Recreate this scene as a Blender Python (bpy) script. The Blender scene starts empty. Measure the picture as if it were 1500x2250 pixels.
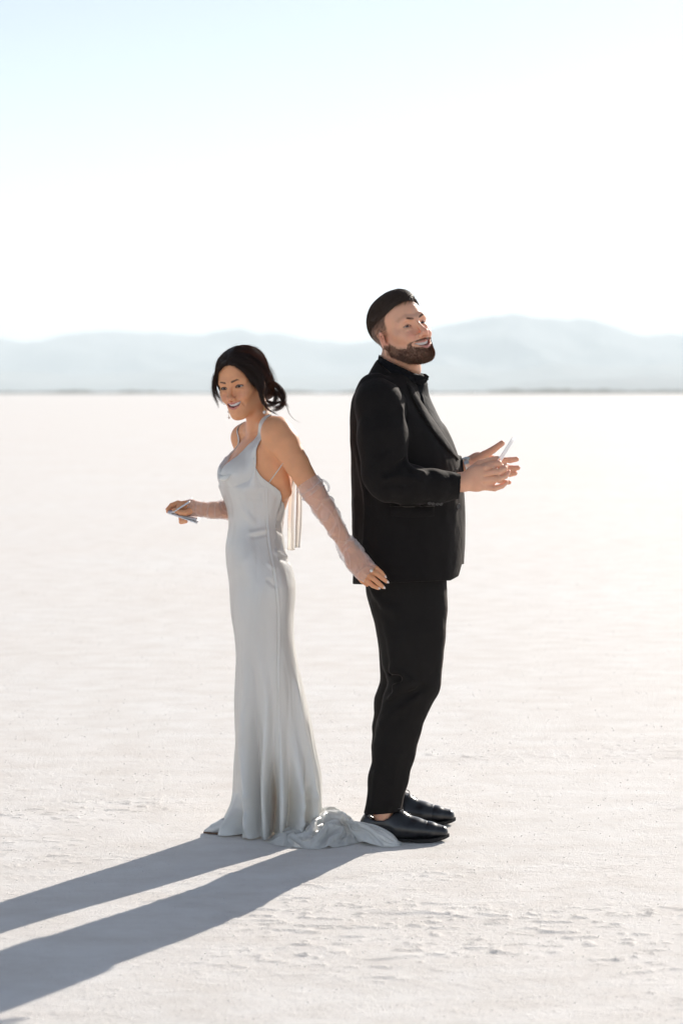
import bpy, math
import numpy as np
from mathutils import Vector, Matrix

# ------------------------------------------------------------------ camera, sky, sun, exposure
scene = bpy.context.scene
COL = scene.collection
FPX, HCAM, HOR = 4800.0, 1.517, 862.0            # focal length in photo pixels, eye height, horizon row
PITCH = math.atan((1125 - HOR) / FPX)
Y0 = 7.5                                          # distance of the couple

cam_data = bpy.data.cameras.new('camera')
cam = bpy.data.objects.new('camera', cam_data)
COL.objects.link(cam)
cam.location = (0, 0, HCAM)
cam.rotation_euler = (math.pi / 2 - PITCH, 0, 0)
cam_data.sensor_fit = 'VERTICAL'
cam_data.sensor_height = 36.0
cam_data.lens = 36.0 * FPX / 2250
cam_data.clip_start = 0.1
cam_data.clip_end = 90000
cam_data.dof.use_dof = True
cam_data.dof.focus_distance = 7.32
cam_data.dof.aperture_fstop = 3.2
scene.camera = cam

SUN_AZ, SUN_EL = math.radians(30), math.radians(24)   # to the right of the view axis, above the horizon
world = bpy.data.worlds.new('World')
scene.world = world
world.use_nodes = True
wn, wl = world.node_tree.nodes, world.node_tree.links
bg = wn['Background']
sky = wn.new('ShaderNodeTexSky')
sky.sky_type = 'NISHITA'
sky.sun_disc = False
sky.sun_elevation = SUN_EL
sky.sun_rotation = SUN_AZ
sky.altitude = 1300
sky.air_density = 0.6
sky.dust_density = 0.6
sky.ozone_density = 0.5
hs = wn.new('ShaderNodeHueSaturation'); hs.inputs['Saturation'].default_value = 0.66
wl.new(sky.outputs[0], hs.inputs['Color']); wl.new(hs.outputs[0], bg.inputs['Color'])
bg.inputs['Strength'].default_value = 0.063

sun_data = bpy.data.lights.new('sun', 'SUN')
sun_data.energy = 2.95
sun_data.angle = math.radians(0.5)
sun_data.color = (1.0, 0.925, 0.83)
sun = bpy.data.objects.new('sun', sun_data)
COL.objects.link(sun)
S_DIR = Vector((math.sin(SUN_AZ) * math.cos(SUN_EL), math.cos(SUN_AZ) * math.cos(SUN_EL), math.sin(SUN_EL)))
sun.rotation_euler = S_DIR.to_track_quat('Z', 'Y').to_euler()

scene.view_settings.view_transform = 'Standard'
scene.view_settings.look = 'None'
scene.view_settings.gamma = 1
scene.view_settings.exposure = 1.32
scene.render.engine = 'CYCLES'
scene.cycles.max_bounces = 10
scene.cycles.volume_bounces = 1
scene.cycles.transparent_max_bounces = 24
scene.cycles.use_denoising = True
try:
    scene.cycles.denoising_prefilter = 'ACCURATE'
except Exception:
    pass

# ------------------------------------------------------------------ measuring helper: photo pixel + distance -> world point
_cp, _sp = math.cos(PITCH), math.sin(PITCH)
def W(px, py, d=0.0):
    """World point seen at photo pixel (px, py) at distance Y0 + d."""
    c, v = (px - 750) / FPX, -(py - 1125) / FPX
    dx, dy, dz = c, _cp + v * _sp, -_sp + v * _cp
    t = (Y0 + d) / dy
    return np.array([dx * t, Y0 + d, HCAM + dz * t])
def WL(pts):
    return [W(*p) for p in pts]
PXM = Y0 / FPX                                   # metres per photo pixel at the couple

# ------------------------------------------------------------------ object helpers
def tag(o, label=None, cat=None, group=None, kind=None):
    if label: o['label'] = label
    if cat: o['category'] = cat
    if group: o['group'] = group
    if kind: o['kind'] = kind
    return o

def empty(name, loc, label, cat):
    o = bpy.data.objects.new(name, None)
    COL.objects.link(o)
    o.location = tuple(float(v) for v in loc)
    return tag(o, label, cat)

def link(name, me, mat, parent=None):
    o = bpy.data.objects.new(name, me)
    COL.objects.link(o)
    if mat is not None and not me.materials:
        for m in (mat if isinstance(mat, (list, tuple)) else [mat]):
            me.materials.append(m)
    if parent is not None:
        o.parent = parent
        p, off = parent, Vector((0, 0, 0))
        while p is not None:
            off += Vector(p.location); p = p.parent
        o.location = -off                        # vertices are in world coordinates
    return o

def mesh_np(name, V, quads=None, tris=None, mat=None, parent=None, smooth=True, col=None, uv=None, mats=None):
    V = np.asarray(V, dtype=np.float32)
    me = bpy.data.meshes.new(name)
    nq = 0 if quads is None else len(quads)
    nt = 0 if tris is None else len(tris)
    me.vertices.add(len(V)); me.vertices.foreach_set('co', V.ravel())
    loops = []
    if nq: loops.append(np.asarray(quads, dtype=np.int32).ravel())
    if nt: loops.append(np.asarray(tris, dtype=np.int32).ravel())
    li = np.concatenate(loops)
    me.loops.add(len(li)); me.loops.foreach_set('vertex_index', li)
    starts = np.concatenate([np.arange(nq) * 4, nq * 4 + np.arange(nt) * 3]).astype(np.int32)
    me.polygons.add(nq + nt); me.polygons.foreach_set('loop_start', starts)
    me.polygons.foreach_set('use_smooth', np.full(nq + nt, smooth, dtype=bool))
    if mats is not None: me.polygons.foreach_set('material_index', np.asarray(mats, dtype=np.int32))
    me.update(calc_edges=True)
    me.validate()
    if col is not None and len(me.vertices) == len(V):
        a = me.color_attributes.new('mask', 'FLOAT_COLOR', 'POINT')
        c = np.ones((len(V), 4), dtype=np.float32); c[:, :col.shape[1]] = col
        a.data.foreach_set('color', c.ravel())
    if uv is not None:
        a = me.uv_layers.new(name='uv')
        a.data.foreach_set('uv', np.asarray(uv, dtype=np.float32)[li].ravel())
    return link(name, me, mat, parent)

# ------------------------------------------------------------------ smooth value noise (numpy)
def _hash(i, j, k, seed):
    h = (i.astype(np.int64) * 374761393 + j.astype(np.int64) * 668265263 + k.astype(np.int64) * 2147483647 + seed * 974634777) & 0xFFFFFFFF
    h = ((h ^ (h >> 13)) * 1274126177) & 0xFFFFFFFF
    h = (h ^ (h >> 16)) & 0xFFFF
    return h.astype(np.float32) / 32767.5 - 1.0
def vnoise(P, seed=0):
    P = np.asarray(P, dtype=np.float64)
    I = np.floor(P).astype(np.int64); F = P - I
    U = F * F * F * (F * (F * 6 - 15) + 10)
    i, j, k = I[..., 0], I[..., 1], I[..., 2]
    u, v, w = U[..., 0], U[..., 1], U[..., 2]
    def c(a, b, d): return _hash(i + a, j + b, k + d, seed)
    x00 = c(0,0,0) * (1 - u) + c(1,0,0) * u; x10 = c(0,1,0) * (1 - u) + c(1,1,0) * u
    x01 = c(0,0,1) * (1 - u) + c(1,0,1) * u; x11 = c(0,1,1) * (1 - u) + c(1,1,1) * u
    return (x00 * (1 - v) + x10 * v) * (1 - w) + (x01 * (1 - v) + x11 * v) * w
def fbm(P, octaves=4, seed=0, gain=0.5):
    s, a, t = 0, 1.0, 0
    for o in range(octaves):
        s = s + a * vnoise(P * 2.03 ** o + 13.7 * o, seed + o); t += a; a *= gain
    return s / t
def sstep(a, b, x):
    t = np.clip((x - a) / (b - a), 0, 1)
    return t * t * (3 - 2 * t)

def spline(keys, x):
    """Smooth (Catmull-Rom style) interpolation of rows (t, v1, v2 ...) at x."""
    K = np.asarray(keys, dtype=np.float64)
    K = K[np.argsort(K[:, 0])]
    t, V = K[:, 0], K[:, 1:]
    m = np.zeros_like(V)
    dt = np.diff(t)[:, None]; s = np.diff(V, axis=0) / dt
    if len(t) > 2:
        m[1:-1] = (s[:-1] * dt[1:] + s[1:] * dt[:-1]) / (dt[1:] + dt[:-1])
    m[0], m[-1] = s[0], s[-1]
    x = np.clip(np.asarray(x, dtype=np.float64), t[0], t[-1])
    i = np.clip(np.searchsorted(t, x, side='right') - 1, 0, len(t) - 2)
    h = (t[i + 1] - t[i])[..., None]; u = ((x - t[i])[..., None]) / h
    return ((2 * u**3 - 3 * u**2 + 1) * V[i] + (u**3 - 2 * u**2 + u) * h * m[i]
            + (-2 * u**3 + 3 * u**2) * V[i + 1] + (u**3 - u**2) * h * m[i + 1])

def curve_pts(pts, n):
    """Resample a polyline of 3-D points smoothly, evenly by arc length of the input."""
    P = np.asarray(pts, dtype=np.float64)
    d = np.concatenate([[0], np.cumsum(np.linalg.norm(np.diff(P, axis=0), axis=1))])
    return spline(np.column_stack([d, P]), np.linspace(0, d[-1], n))

def tubes(strands, radii, sides=3):
    """Strands: list of (n,3) arrays; radii: list of (n,) arrays -> V, quads."""
    Vs, Qs, off = [], [], 0
    ang = np.arange(sides) * 2 * math.pi / sides
    for P, r in zip(strands, radii):
        n = len(P)
        T = np.gradient(P, axis=0); T /= np.linalg.norm(T, axis=1, keepdims=True) + 1e-12
        ref = np.array([0.13, 0.7, 0.33]) if abs(T[0] @ np.array([0.166, 0.89, 0.42])) < 0.9 else np.array([1.0, 0, 0])
        A = np.cross(T, ref); A /= np.linalg.norm(A, axis=1, keepdims=True) + 1e-12
        B = np.cross(T, A)
        ring = P[:, None, :] + r[:, None, None] * (np.cos(ang)[None, :, None] * A[:, None, :] + np.sin(ang)[None, :, None] * B[:, None, :])
        Vs.append(ring.reshape(-1, 3))
        i = np.arange(n - 1)[:, None] * sides; j = np.arange(sides)[None, :]; j2 = (j + 1) % sides
        Qs.append(np.stack([i + j, i + j2, i + sides + j2, i + sides + j], -1).reshape(-1, 4) + off)
        off += n * sides
    return np.concatenate(Vs), np.concatenate(Qs)

def tube_obj(name, pts, r, mat, parent, n=40, sides=8):
    P = curve_pts(pts, n)
    rr = np.full(n, r) if np.isscalar(r) else np.interp(np.linspace(0, 1, n), np.linspace(0, 1, len(r)), r)
    V, Q = tubes([P], [rr], sides)
    caps = [list(range(sides))[::-1], list(range(len(V) - sides, len(V)))]
    me = bpy.data.meshes.new(name)
    me.from_pydata([tuple(v) for v in V], [], [tuple(int(a) for a in q) for q in Q] + [tuple(c) for c in caps])
    for p in me.polygons: p.use_smooth = True
    return link(name, me, mat, parent)

def grid_quads(n, m, wrap=False):
    i = np.arange(n - 1)[:, None]; j = np.arange(m if wrap else m - 1)[None, :]; j2 = (j + 1) % m
    return np.stack([i * m + j, i * m + j2, (i + 1) * m + j2, (i + 1) * m + j], -1).reshape(-1, 4)

def solidify(o, t, off=0.0):
    md = o.modifiers.new('thickness', 'SOLIDIFY'); md.thickness = t; md.offset = off
    return o

# ------------------------------------------------------------------ material helpers
def new_mat(name):
    m = bpy.data.materials.new(name); m.use_nodes = True
    nt = m.node_tree
    return m, nt, nt.nodes, nt.links, nt.nodes['Principled BSDF']
def noise_node(n, l, scale, detail=4, rough=0.55, coord='Object', vec=None, sc=None):
    t = n.new('ShaderNodeTexNoise'); t.inputs['Scale'].default_value = scale
    t.inputs['Detail'].default_value = detail; t.inputs['Roughness'].default_value = rough
    tc = n.new('ShaderNodeTexCoord')
    src = tc.outputs[coord]
    if sc is not None:
        mp = n.new('ShaderNodeMapping'); mp.inputs['Scale'].default_value = sc
        l.new(src, mp.inputs['Vector']); src = mp.outputs['Vector']
    l.new(src, t.inputs['Vector'])
    return t
def ramp_node(n, l, src, stops):
    r = n.new('ShaderNodeValToRGB'); e = r.color_ramp.elements
    while len(e) < len(stops): e.new(0.5)
    for x, (p, c) in zip(e, stops):
        x.position = p; x.color = (*c, 1) if len(c) == 3 else c
    l.new(src, r.inputs['Fac']); return r
def mix_col(n, l, fac, a, b, blend='MIX'):
    m = n.new('ShaderNodeMix'); m.data_type = 'RGBA'; m.blend_type = blend
    for k, v in ((0, fac), (6, a), (7, b)):
        if hasattr(v, 'is_linked') or hasattr(v, 'links'): l.new(v, m.inputs[k])
        elif k == 0: m.inputs[0].default_value = v
        else: m.inputs[k].default_value = (*v, 1)
    return m.outputs[2]
def bump_node(n, l, h, strength, dist, prev=None):
    b = n.new('ShaderNodeBump'); b.inputs['Strength'].default_value = strength; b.inputs['Distance'].default_value = dist
    l.new(h, b.inputs['Height'])
    if prev is not None: l.new(prev.outputs[0], b.inputs['Normal'])
    return b

# ================================================================== THE SETTING
def build_ground():
    m, nt, n, l, b = new_mat('salt_crust')
    big = noise_node(n, l, 0.35, 5, 0.6)
    mid = noise_node(n, l, 4.0, 6, 0.65, sc=(1, 1.6, 1))
    c1 = ramp_node(n, l, big.outputs[0], [(0.3, (0.86, 0.815, 0.77)), (0.7, (0.88, 0.855, 0.825))])
    c2 = ramp_node(n, l, mid.outputs[0], [(0.34, (0.90, 0.88, 0.86)), (0.62, (1, 1, 1))])
    l.new(mix_col(n, l, 1.0, c1.outputs[0], c2.outputs[0], 'MULTIPLY'), b.inputs['Base Color'])
    b.inputs['Roughness'].default_value = 0.75
    b.inputs['Specular IOR Level'].default_value = 0.25
    g1 = noise_node(n, l, 130, 5, 0.8)
    g2 = noise_node(n, l, 38, 6, 0.65, sc=(1, 1.4, 1))
    bp = bump_node(n, l, g2.outputs[0], 0.6, 0.007)
    bp2 = bump_node(n, l, g1.outputs[0], 0.9, 0.0046, bp)
    l.new(bp2.outputs[0], b.inputs['Normal'])
    # one sheet: fine where the camera can see the crust, stretching to the horizon
    def axis(core, step, n_out, far):
        c = np.arange(core[0], core[1] + step * .5, step)
        g = np.geomspace(step, far, n_out)
        return np.concatenate([(core[0] - g)[::-1], c, core[1] + g])
    xs = axis((-2.2, 2.2), 0.0075, 64, 60000)
    ys = np.concatenate([-np.geomspace(0.05, 3000, 24)[::-1] + 4.6, np.arange(4.6, 9.8, 0.0085), 9.8 + np.geomspace(0.009, 60000, 160)])
    X, Y = np.meshgrid(xs, ys)
    P = np.stack([X, Y * 1.5, np.zeros_like(X)], -1)
    near = (1 - sstep(2.6, 6.0, np.abs(X))) * sstep(4.0, 4.8, Y) * (1 - sstep(10.5, 30, Y))
    z = 0.0016 * fbm(P * 2.1, 2, 5) + 0.0007 * fbm(P * 22, 3, 9) * (1 - sstep(8.6, 10.0, Y))
    fine = 1 - sstep(8.6, 10.0, Y)
    patch = sstep(0.02, 0.42, fbm(P * 1.1 + 7, 3, 21))                 # rough patches of lifted crust
    lump = fbm(P * np.array([19, 27, 1]) + 3, 3, 31)
    z += (0.25 + patch) * np.minimum(0.036 * np.clip(lump - 0.29, 0, 1), 0.0032) * fine
    lump2 = vnoise(P * np.array([19, 34, 1]) + 9, 77)
    z += np.minimum(0.05 * np.clip(lump2 - 0.86, 0, 1), 0.0025) * (0.5 + patch) * fine
    rid = 1 - np.abs(fbm(P * np.array([1.3, 2.1, 1]), 4, 44))
    z += patch * 0.008 * np.clip(rid - 0.955, 0, 1) / 0.045 * np.clip(fbm(P * 9, 2, 61) + .25, 0, 1) * fine
    z = z * near
    foot = np.exp(-(((X - 0.0) / 1.0) ** 2 + ((Y - 7.45) / 0.45) ** 2) ** 2)   # trodden flat where they stand
    z = z * (1 - 0.75 * foot) - 0.0005
    V = np.stack([X, Y, z], -1).reshape(-1, 3)
    o = mesh_np('ground', V, grid_quads(len(ys), len(xs)), mat=m)
    tag(o, kind='structure')
    # loose salt crystals that catch the sun
    rng = np.random.default_rng(4)
    m2, nt, n, l, b = new_mat('salt_crystal')
    b.inputs['Base Color'].default_value = (0.9, 0.9, 0.9, 1); b.inputs['Roughness'].default_value = 0.06
    b.inputs['Specular IOR Level'].default_value = 0.9
    tr = n.new('ShaderNodeBsdfTranslucent'); tr.inputs['Color'].default_value = (0.95, 0.94, 0.92, 1)
    mx = n.new('ShaderNodeMixShader'); mx.inputs[0].default_value = 0.6
    l.new(b.outputs[0], mx.inputs[1]); l.new(tr.outputs[0], mx.inputs[2]); l.new(mx.outputs[0], n['Material Output'].inputs['Surface'])
    N = 9000
    y = 4.9 + (22 - 4.9) * rng.random(N) ** 1.4
    x = (rng.random(N) - .5) * 2 * (0.17 * y + 0.1)
    s = rng.uniform(0.0011, 0.0030, N) * (1 + (y - 5) * 0.07)
    cor = rng.normal(size=(N, 4, 3)); cor /= np.linalg.norm(cor, axis=2, keepdims=True)
    V = np.stack([x, y, np.full(N, 0.0012)], -1)[:, None, :] + cor * s[:, None, None]
    V = V.reshape(-1, 3)
    b4 = np.arange(N)[:, None, None] * 4
    T = (b4 + np.array([[0, 1, 2], [0, 2, 3], [0, 3, 1], [1, 3, 2]])[None]).reshape(-1, 3)
    o = mesh_np('salt_crystals', V, tris=T, mat=m2, smooth=False)
    tag(o, 'tiny glinting salt crystals scattered over the white flat', 'salt crystals', kind='stuff')

def build_mountains():
    def terrain(name, sil, D, depth, color, seed, amp, foot_px=0):
        m, nt, n, l, b = new_mat(name + '_rock')
        t = noise_node(n, l, 0.0016, 6, 0.6)
        r = ramp_node(n, l, t.outputs[0], [(0.35, tuple(c * 0.75 for c in color)), (0.65, tuple(c * 1.25 for c in color))])
        l.new(r.outputs[0], b.inputs['Base Color']); b.inputs['Roughness'].default_value = 0.95
        nx, ny = 420, 60
        px = np.linspace(-900, 2400, nx)
        s = np.array(sil, dtype=float)
        top = spline(s, px)[:, 0]
        H = (HOR - top) * D / FPX
        u = np.linspace(-1, 1, ny)
        X = ((px - 750) / FPX)[None, :] * D * np.ones(ny)[:, None]
        Y = D + depth * u[:, None] + 0 * X
        prof = np.cos(u * math.pi / 2)[:, None] ** 1.2
        P = np.stack([X / (depth * .5), Y / (depth * .5), 0 * X], -1)
        rg = 1 - np.abs(fbm(P * 1.7, 5, seed))
        off = fbm(P[0:1] * 1.3 + 5, 3, seed + 3) * 0.25
        prof = np.clip(np.cos(np.clip(u[:, None] - off, -1, 1) * math.pi / 2), 0, 1) ** 1.15
        edge = np.clip((1 - np.abs(u))[:, None] * 4, 0, 1)
        Z = H[None, :] * prof * edge * (1 - amp * (1 - rg) * 2.4 * (1 - prof * 0.75)) + H[None, :] * 0.035 * fbm(P * 6, 4, seed + 9) * prof - 2.0
        V = np.stack([X, Y, Z], -1).reshape(-1, 3)
        o = mesh_np(name, V, grid_quads(ny, nx), mat=m)
        return tag(o, kind='structure')
    terrain('mountain_range', [(-900, 760), (-500, 730), (-250, 752), (0, 741), (50, 747), (110, 738), (170, 729), (240, 724), (330, 727), (420, 728), (480, 723), (540, 721),
        (600, 731), (660, 741), (720, 748), (800, 744), (870, 735), (950, 719), (1000, 706), (1050, 692), (1090, 686), (1135, 690), (1190, 695),
        (1240, 700), (1290, 703), (1340, 719), (1390, 733), (1430, 736), (1500, 728), (1700, 715), (2000, 745), (2400, 730)], 14000, 2600, (0.13, 0.13, 0.13), 3, 0.6)
    terrain('foothills', [(-900, 815), (-300, 820), (0, 812), (200, 822), (420, 812), (640, 826), (800, 820), (960, 800), (1080, 812), (1200, 800), (1330, 806), (1500, 796), (1900, 810), (2400, 800)],
            10500, 1500, (0.15, 0.145, 0.13), 17, 0.6)
    terrain('low_hills', [(-900, 866), (900, 864), (1020, 858), (1120, 844), (1200, 834), (1290, 832), (1380, 826), (1440, 824), (1500, 827), (1700, 822), (2400, 826)],
            7600, 900, (0.12, 0.12, 0.115), 29, 0.5)
    # the dark line of shore and scrub that closes the flat
    m, nt, n, l, b = new_mat('far_scrub')
    t = noise_node(n, l, 0.02, 5, 0.6)
    r = ramp_node(n, l, t.outputs[0], [(0.35, (0.035, 0.045, 0.03)), (0.65, (0.09, 0.09, 0.06))])
    l.new(r.outputs[0], b.inputs['Base Color']); b.inputs['Roughness'].default_value = 1
    nx, ny = 900, 14
    D = 2200.0
    px = np.linspace(-400, 1900, nx)
    h = 3.6 + 1.8 * fbm(np.stack([px / 60, 0 * px, 0 * px], -1), 4, 2)
    for c, w, a in ((165, 40, 2.8), (100, 18, 1.4), (645, 35, 2.6), (1120, 45, 3.4), (1210, 60, 2.4), (1330, 90, 2.2), (1470, 60, 2.0), (290, 60, 1.0), (760, 30, 1.2)):
        h = h + a * np.exp(-((px - c) / w) ** 2)
    h = h * (1 + 0.25 * vnoise(np.stack([px / 4.0, 0 * px, 0 * px], -1), 8))
    h = h * 2200 / 3600 * 1.15
    u = np.linspace(-1, 1, ny)
    X = ((px - 750) / FPX)[None, :] * D + 0 * u[:, None]
    Y = D + 90 * u[:, None] + 40 * fbm(np.stack([px / 150, 0 * px, 0 * px], -1), 2, 5)[None, :]
    Z = h[None, :] * np.clip(1 - np.abs(u) ** 3, 0, 1)[:, None] * (0.8 + 0.2 * vnoise(np.stack([X / 9, Y / 30, 0 * X], -1), 4)) - 0.3
    o = mesh_np('far_shore_scrub', np.stack([X, Y, Z], -1).reshape(-1, 3), grid_quads(ny, nx), mat=m)
    tag(o, 'thin dark line of far scrub along the edge of the salt flat', 'scrub', kind='stuff')

def build_haze():
    m = bpy.data.materials.new('haze_air'); m.use_nodes = True
    n, l = m.node_tree.nodes, m.node_tree.links
    n.remove(n['Principled BSDF'])
    v = n.new('ShaderNodeVolumePrincipled')
    v.inputs['Color'].default_value = (0.84, 0.95, 1.0, 1)
    v.inputs['Density'].default_value = HAZE_D
    v.inputs['Anisotropy'].default_value = 0.08
    l.new(v.outputs[0], n['Material Output'].inputs['Volume'])
    x0, x1, y0, y1, z0, z1 = -61000, 61000, -4000, 61500, -4, 620
    V = [(x, y, z) for x in (x0, x1) for y in (y0, y1) for z in (z0, z1)]
    F = [(0, 1, 3, 2), (4, 6, 7, 5), (0, 4, 5, 1), (2, 3, 7, 6), (0, 2, 6, 4), (1, 5, 7, 3)]
    me = bpy.data.meshes.new('haze'); me.from_pydata(V, [], F)
    o = link('haze', me, m)
    tag(o, kind='stuff')
HAZE_D = 0.000115
build_ground()
build_mountains()
build_haze()

# ================================================================== SOLID MODELLING: distance functions -> one continuous mesh
BIG = 9.0
def smin(a, b, k):
    if k <= 0: return np.minimum(a, b)
    h = np.clip(k - np.abs(a - b), 0, None) / k
    return np.minimum(a, b) - h * h * k * 0.25
def smax(a, b, k): return -smin(-a, -b, k)

class Frame:
    """Local frame: origin, columns = local x, y, z axes in world, uniform scale."""
    def __init__(s, o, R, k=1.0):
        s.o, s.R, s.k = np.asarray(o, float), np.asarray(R, float), k
    def loc(s, P): return ((P - s.o) @ s.R) / s.k
    def world(s, p): return s.o + (np.asarray(p, float) * s.k) @ s.R.T
ID = Frame((0, 0, 0), np.eye(3))

class Shape:
    def __init__(s): s.prims = []
    def add(s, fn, lo, hi, op='u', k=0.01, fr=ID):
        lo, hi = np.asarray(lo, float), np.asarray(hi, float)
        if fr is not ID:
            c = np.array([[(lo if b & 1 else hi)[0], (lo if b & 2 else hi)[1], (lo if b & 4 else hi)[2]] for b in range(8)])
            w = fr.world(c); lo, hi = w.min(0), w.max(0)
            f = (lambda P, fn=fn, fr=fr: fn(fr.loc(P)) * fr.k)
            k = k * fr.k
        else: f = fn
        s.prims.append((f, lo, hi, op, k)); return s
    def ell(s, c, r, op='u', k=0.01, fr=ID, rot=None):
        c, r = np.asarray(c, float), np.asarray(r, float)
        R = np.eye(3) if rot is None else np.asarray(Matrix.Rotation(rot[0], 3, 'X') @ Matrix.Rotation(rot[1], 3, 'Y') @ Matrix.Rotation(rot[2], 3, 'Z'))
        def fn(P):
            q = (P - c) @ R
            k0 = np.sqrt(((q / r) ** 2).sum(-1)); k1 = np.sqrt(((q / (r * r)) ** 2).sum(-1)) + 1e-9
            return k0 * (k0 - 1) / k1
        m = r.max() if rot is not None else r
        return s.add(fn, c - m, c + m, op, k, fr)
    def chain(s, pts, rad, op='u', k=0.01, fr=ID, flat=None, q=1.0):
        """Tapered limb through pts; flat = axis along which the section is scaled by q."""
        A = np.asarray(pts, float); r = np.asarray(rad, float) * np.ones(len(A))
        fl = None if flat is None else np.asarray(flat, float) / np.linalg.norm(flat)
        def fn(P):
            d = None
            for a, b, ra, rb in zip(A[:-1], A[1:], r[:-1], r[1:]):
                ab = b - a; t = np.clip(((P - a) @ ab) / (ab @ ab + 1e-12), 0, 1)
                w = P - a - t[:, None] * ab
                if fl is None: dist = np.sqrt((w * w).sum(-1))
                else:
                    wn = w @ fl; dist = np.sqrt(np.clip((w * w).sum(-1) - wn * wn, 0, None) + (wn / q) ** 2)
                dd = dist - (ra + (rb - ra) * t)
                if fl is not None: dd = dd * min(q, 1.0)
                d = dd if d is None else smin(d, dd, 0.25 * min(ra, rb))
            return d
        m = r.max() * max(1, q)
        return s.add(fn, A.min(0) - m, A.max(0) + m, op, k, fr)
    def __call__(s, P, lo=None, hi=None):
        if lo is None: lo, hi = P.min(0), P.max(0)
        f = np.full(len(P), BIG)
        hit = False
        for fn, l, h, op, k in s.prims:
            pad = k + 0.03
            if op in 'us' and (np.any(h + pad < lo) or np.any(l - pad > hi)): continue
            if op in 'sd' and not hit: continue
            if op == 'i' and not hit: continue
            if op == 'd' and (np.any(h < lo) or np.any(l > hi)): continue
            d = fn(P)
            if op == 'u': f = smin(f, d, k) if hit else d; hit = True
            elif op == 's': f = smax(f, -d, k)
            elif op == 'i': f = smax(f, d, k)
            elif op == 'd': f = f + d
        return f
    def bounds(s, pad=0.01):
        u = [(l, h) for _, l, h, op, _ in s.prims if op == 'u']
        return np.min([a for a, _ in u], 0) - pad, np.max([b for _, b in u], 0) + pad

def mesh_sdf(shape, vox=0.0025, lo=None, hi=None, nb=20):
    """Naive surface nets over blocks of a sparse grid, welded into one mesh."""
    a, b = shape.bounds()
    lo = a if lo is None else np.asarray(lo, float); hi = b if hi is None else np.asarray(hi, float)
    n = np.ceil((hi - lo) / vox).astype(int); blocks = np.ceil(n / nb).astype(int)
    B = vox * nb
    g = np.stack(np.meshgrid(*[np.arange(c) for c in blocks], indexing='ij'), -1).reshape(-1, 3)
    cen = lo + (g + 0.5) * B
    keys, pos, quads = [], [], []
    rel = np.arange(-1, nb + 1)
    m = nb + 2
    LX, LY, LZ = np.meshgrid(rel, rel, rel, indexing='ij')
    Lr = np.stack([LX, LY, LZ], -1).reshape(-1, 3)
    M = np.array([1 << 42, 1 << 21, 1], dtype=np.int64)
    u = [(l, h, k) for _, l, h, op, k in shape.prims if op == 'u']
    L = np.array([x[0] for x in u]); Hh = np.array([x[1] for x in u])
    for gi, c in zip(g, cen):
        if not np.any(np.all((L - 0.02 < c + B / 2) & (Hh + 0.02 > c - B / 2), axis=1)): continue
        blo, bhi = c - B / 2 - 2 * vox, c + B / 2 + 2 * vox
        probe = c + (np.array([[x, y, z] for x in (-.5, 0, .5) for y in (-.5, 0, .5) for z in (-.5, 0, .5)]) * B * 0.66)
        fp = shape(probe, blo, bhi)
        if fp.min() > B * 0.75 or fp.max() < -B * 0.75: continue
        P = lo + (gi * nb + Lr) * vox
        F = shape(P, blo, bhi).reshape(m, m, m)
        S = F < 0
        if S.all() or not S.any(): continue
        cs = S[:-1, :-1, :-1].astype(np.int8)
        tot = np.zeros((m - 1,) * 3, np.int8)
        for dx in (0, 1):
            for dy in (0, 1):
                for dz in (0, 1):
                    tot += S[dx:m - 1 + dx, dy:m - 1 + dy, dz:m - 1 + dz]
        act = (tot > 0) & (tot < 8)
        idx = np.argwhere(act)
        if len(idx) == 0: continue
        acc = np.zeros((len(idx), 3)); cnt = np.zeros(len(idx))
        corners = [(0,0,0),(1,0,0),(0,1,0),(1,1,0),(0,0,1),(1,0,1),(0,1,1),(1,1,1)]
        fv = [F[idx[:, 0] + dx, idx[:, 1] + dy, idx[:, 2] + dz] for dx, dy, dz in corners]
        for (p, q) in ((0,1),(2,3),(4,5),(6,7),(0,2),(1,3),(4,6),(5,7),(0,4),(1,5),(2,6),(3,7)):
            f0, f1 = fv[p], fv[q]; cr = (f0 < 0) != (f1 < 0)
            t = np.where(cr, f0 / np.where(cr, f0 - f1, 1), 0)
            e0, e1 = np.array(corners[p], float), np.array(corners[q], float)
            acc += np.where(cr[:, None], e0 + t[:, None] * (e1 - e0), 0); cnt += cr
        cell = gi * nb + idx - 1
        keys.append((cell + 1) @ M); pos.append(lo + (cell + acc / cnt[:, None]) * vox)
        for ax in range(3):
            o1, o2 = (ax + 1) % 3, (ax + 2) % 3
            sl0 = [slice(1, m - 1)] * 3; sl1 = [slice(1, m - 1)] * 3; sl1[ax] = slice(2, m)
            s0, s1 = S[tuple(sl0)], S[tuple(sl1)]
            for flip, mask in ((False, s0 & ~s1), (True, ~s0 & s1)):
                e = np.argwhere(mask)
                if len(e) == 0: continue
                e = gi * nb + e             # global index of the edge's lower corner
                v1 = np.zeros(3, int); v1[o1] = 1; v2 = np.zeros(3, int); v2[o2] = 1
                q = np.stack([(e - v1 - v2 + 1) @ M, (e - v2 + 1) @ M, (e + 1) @ M, (e - v1 + 1) @ M], -1)
                quads.append(q[:, ::-1] if flip else q)
    K = np.concatenate(keys); X = np.concatenate(pos); Q = np.concatenate(quads)
    uk, first = np.unique(K, return_index=True)
    qi = np.searchsorted(uk, Q)
    ok = (qi < len(uk)).all(1)
    ok &= (uk[np.clip(qi, 0, len(uk) - 1)] == Q).all(1)
    return X[first], qi[ok]

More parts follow.
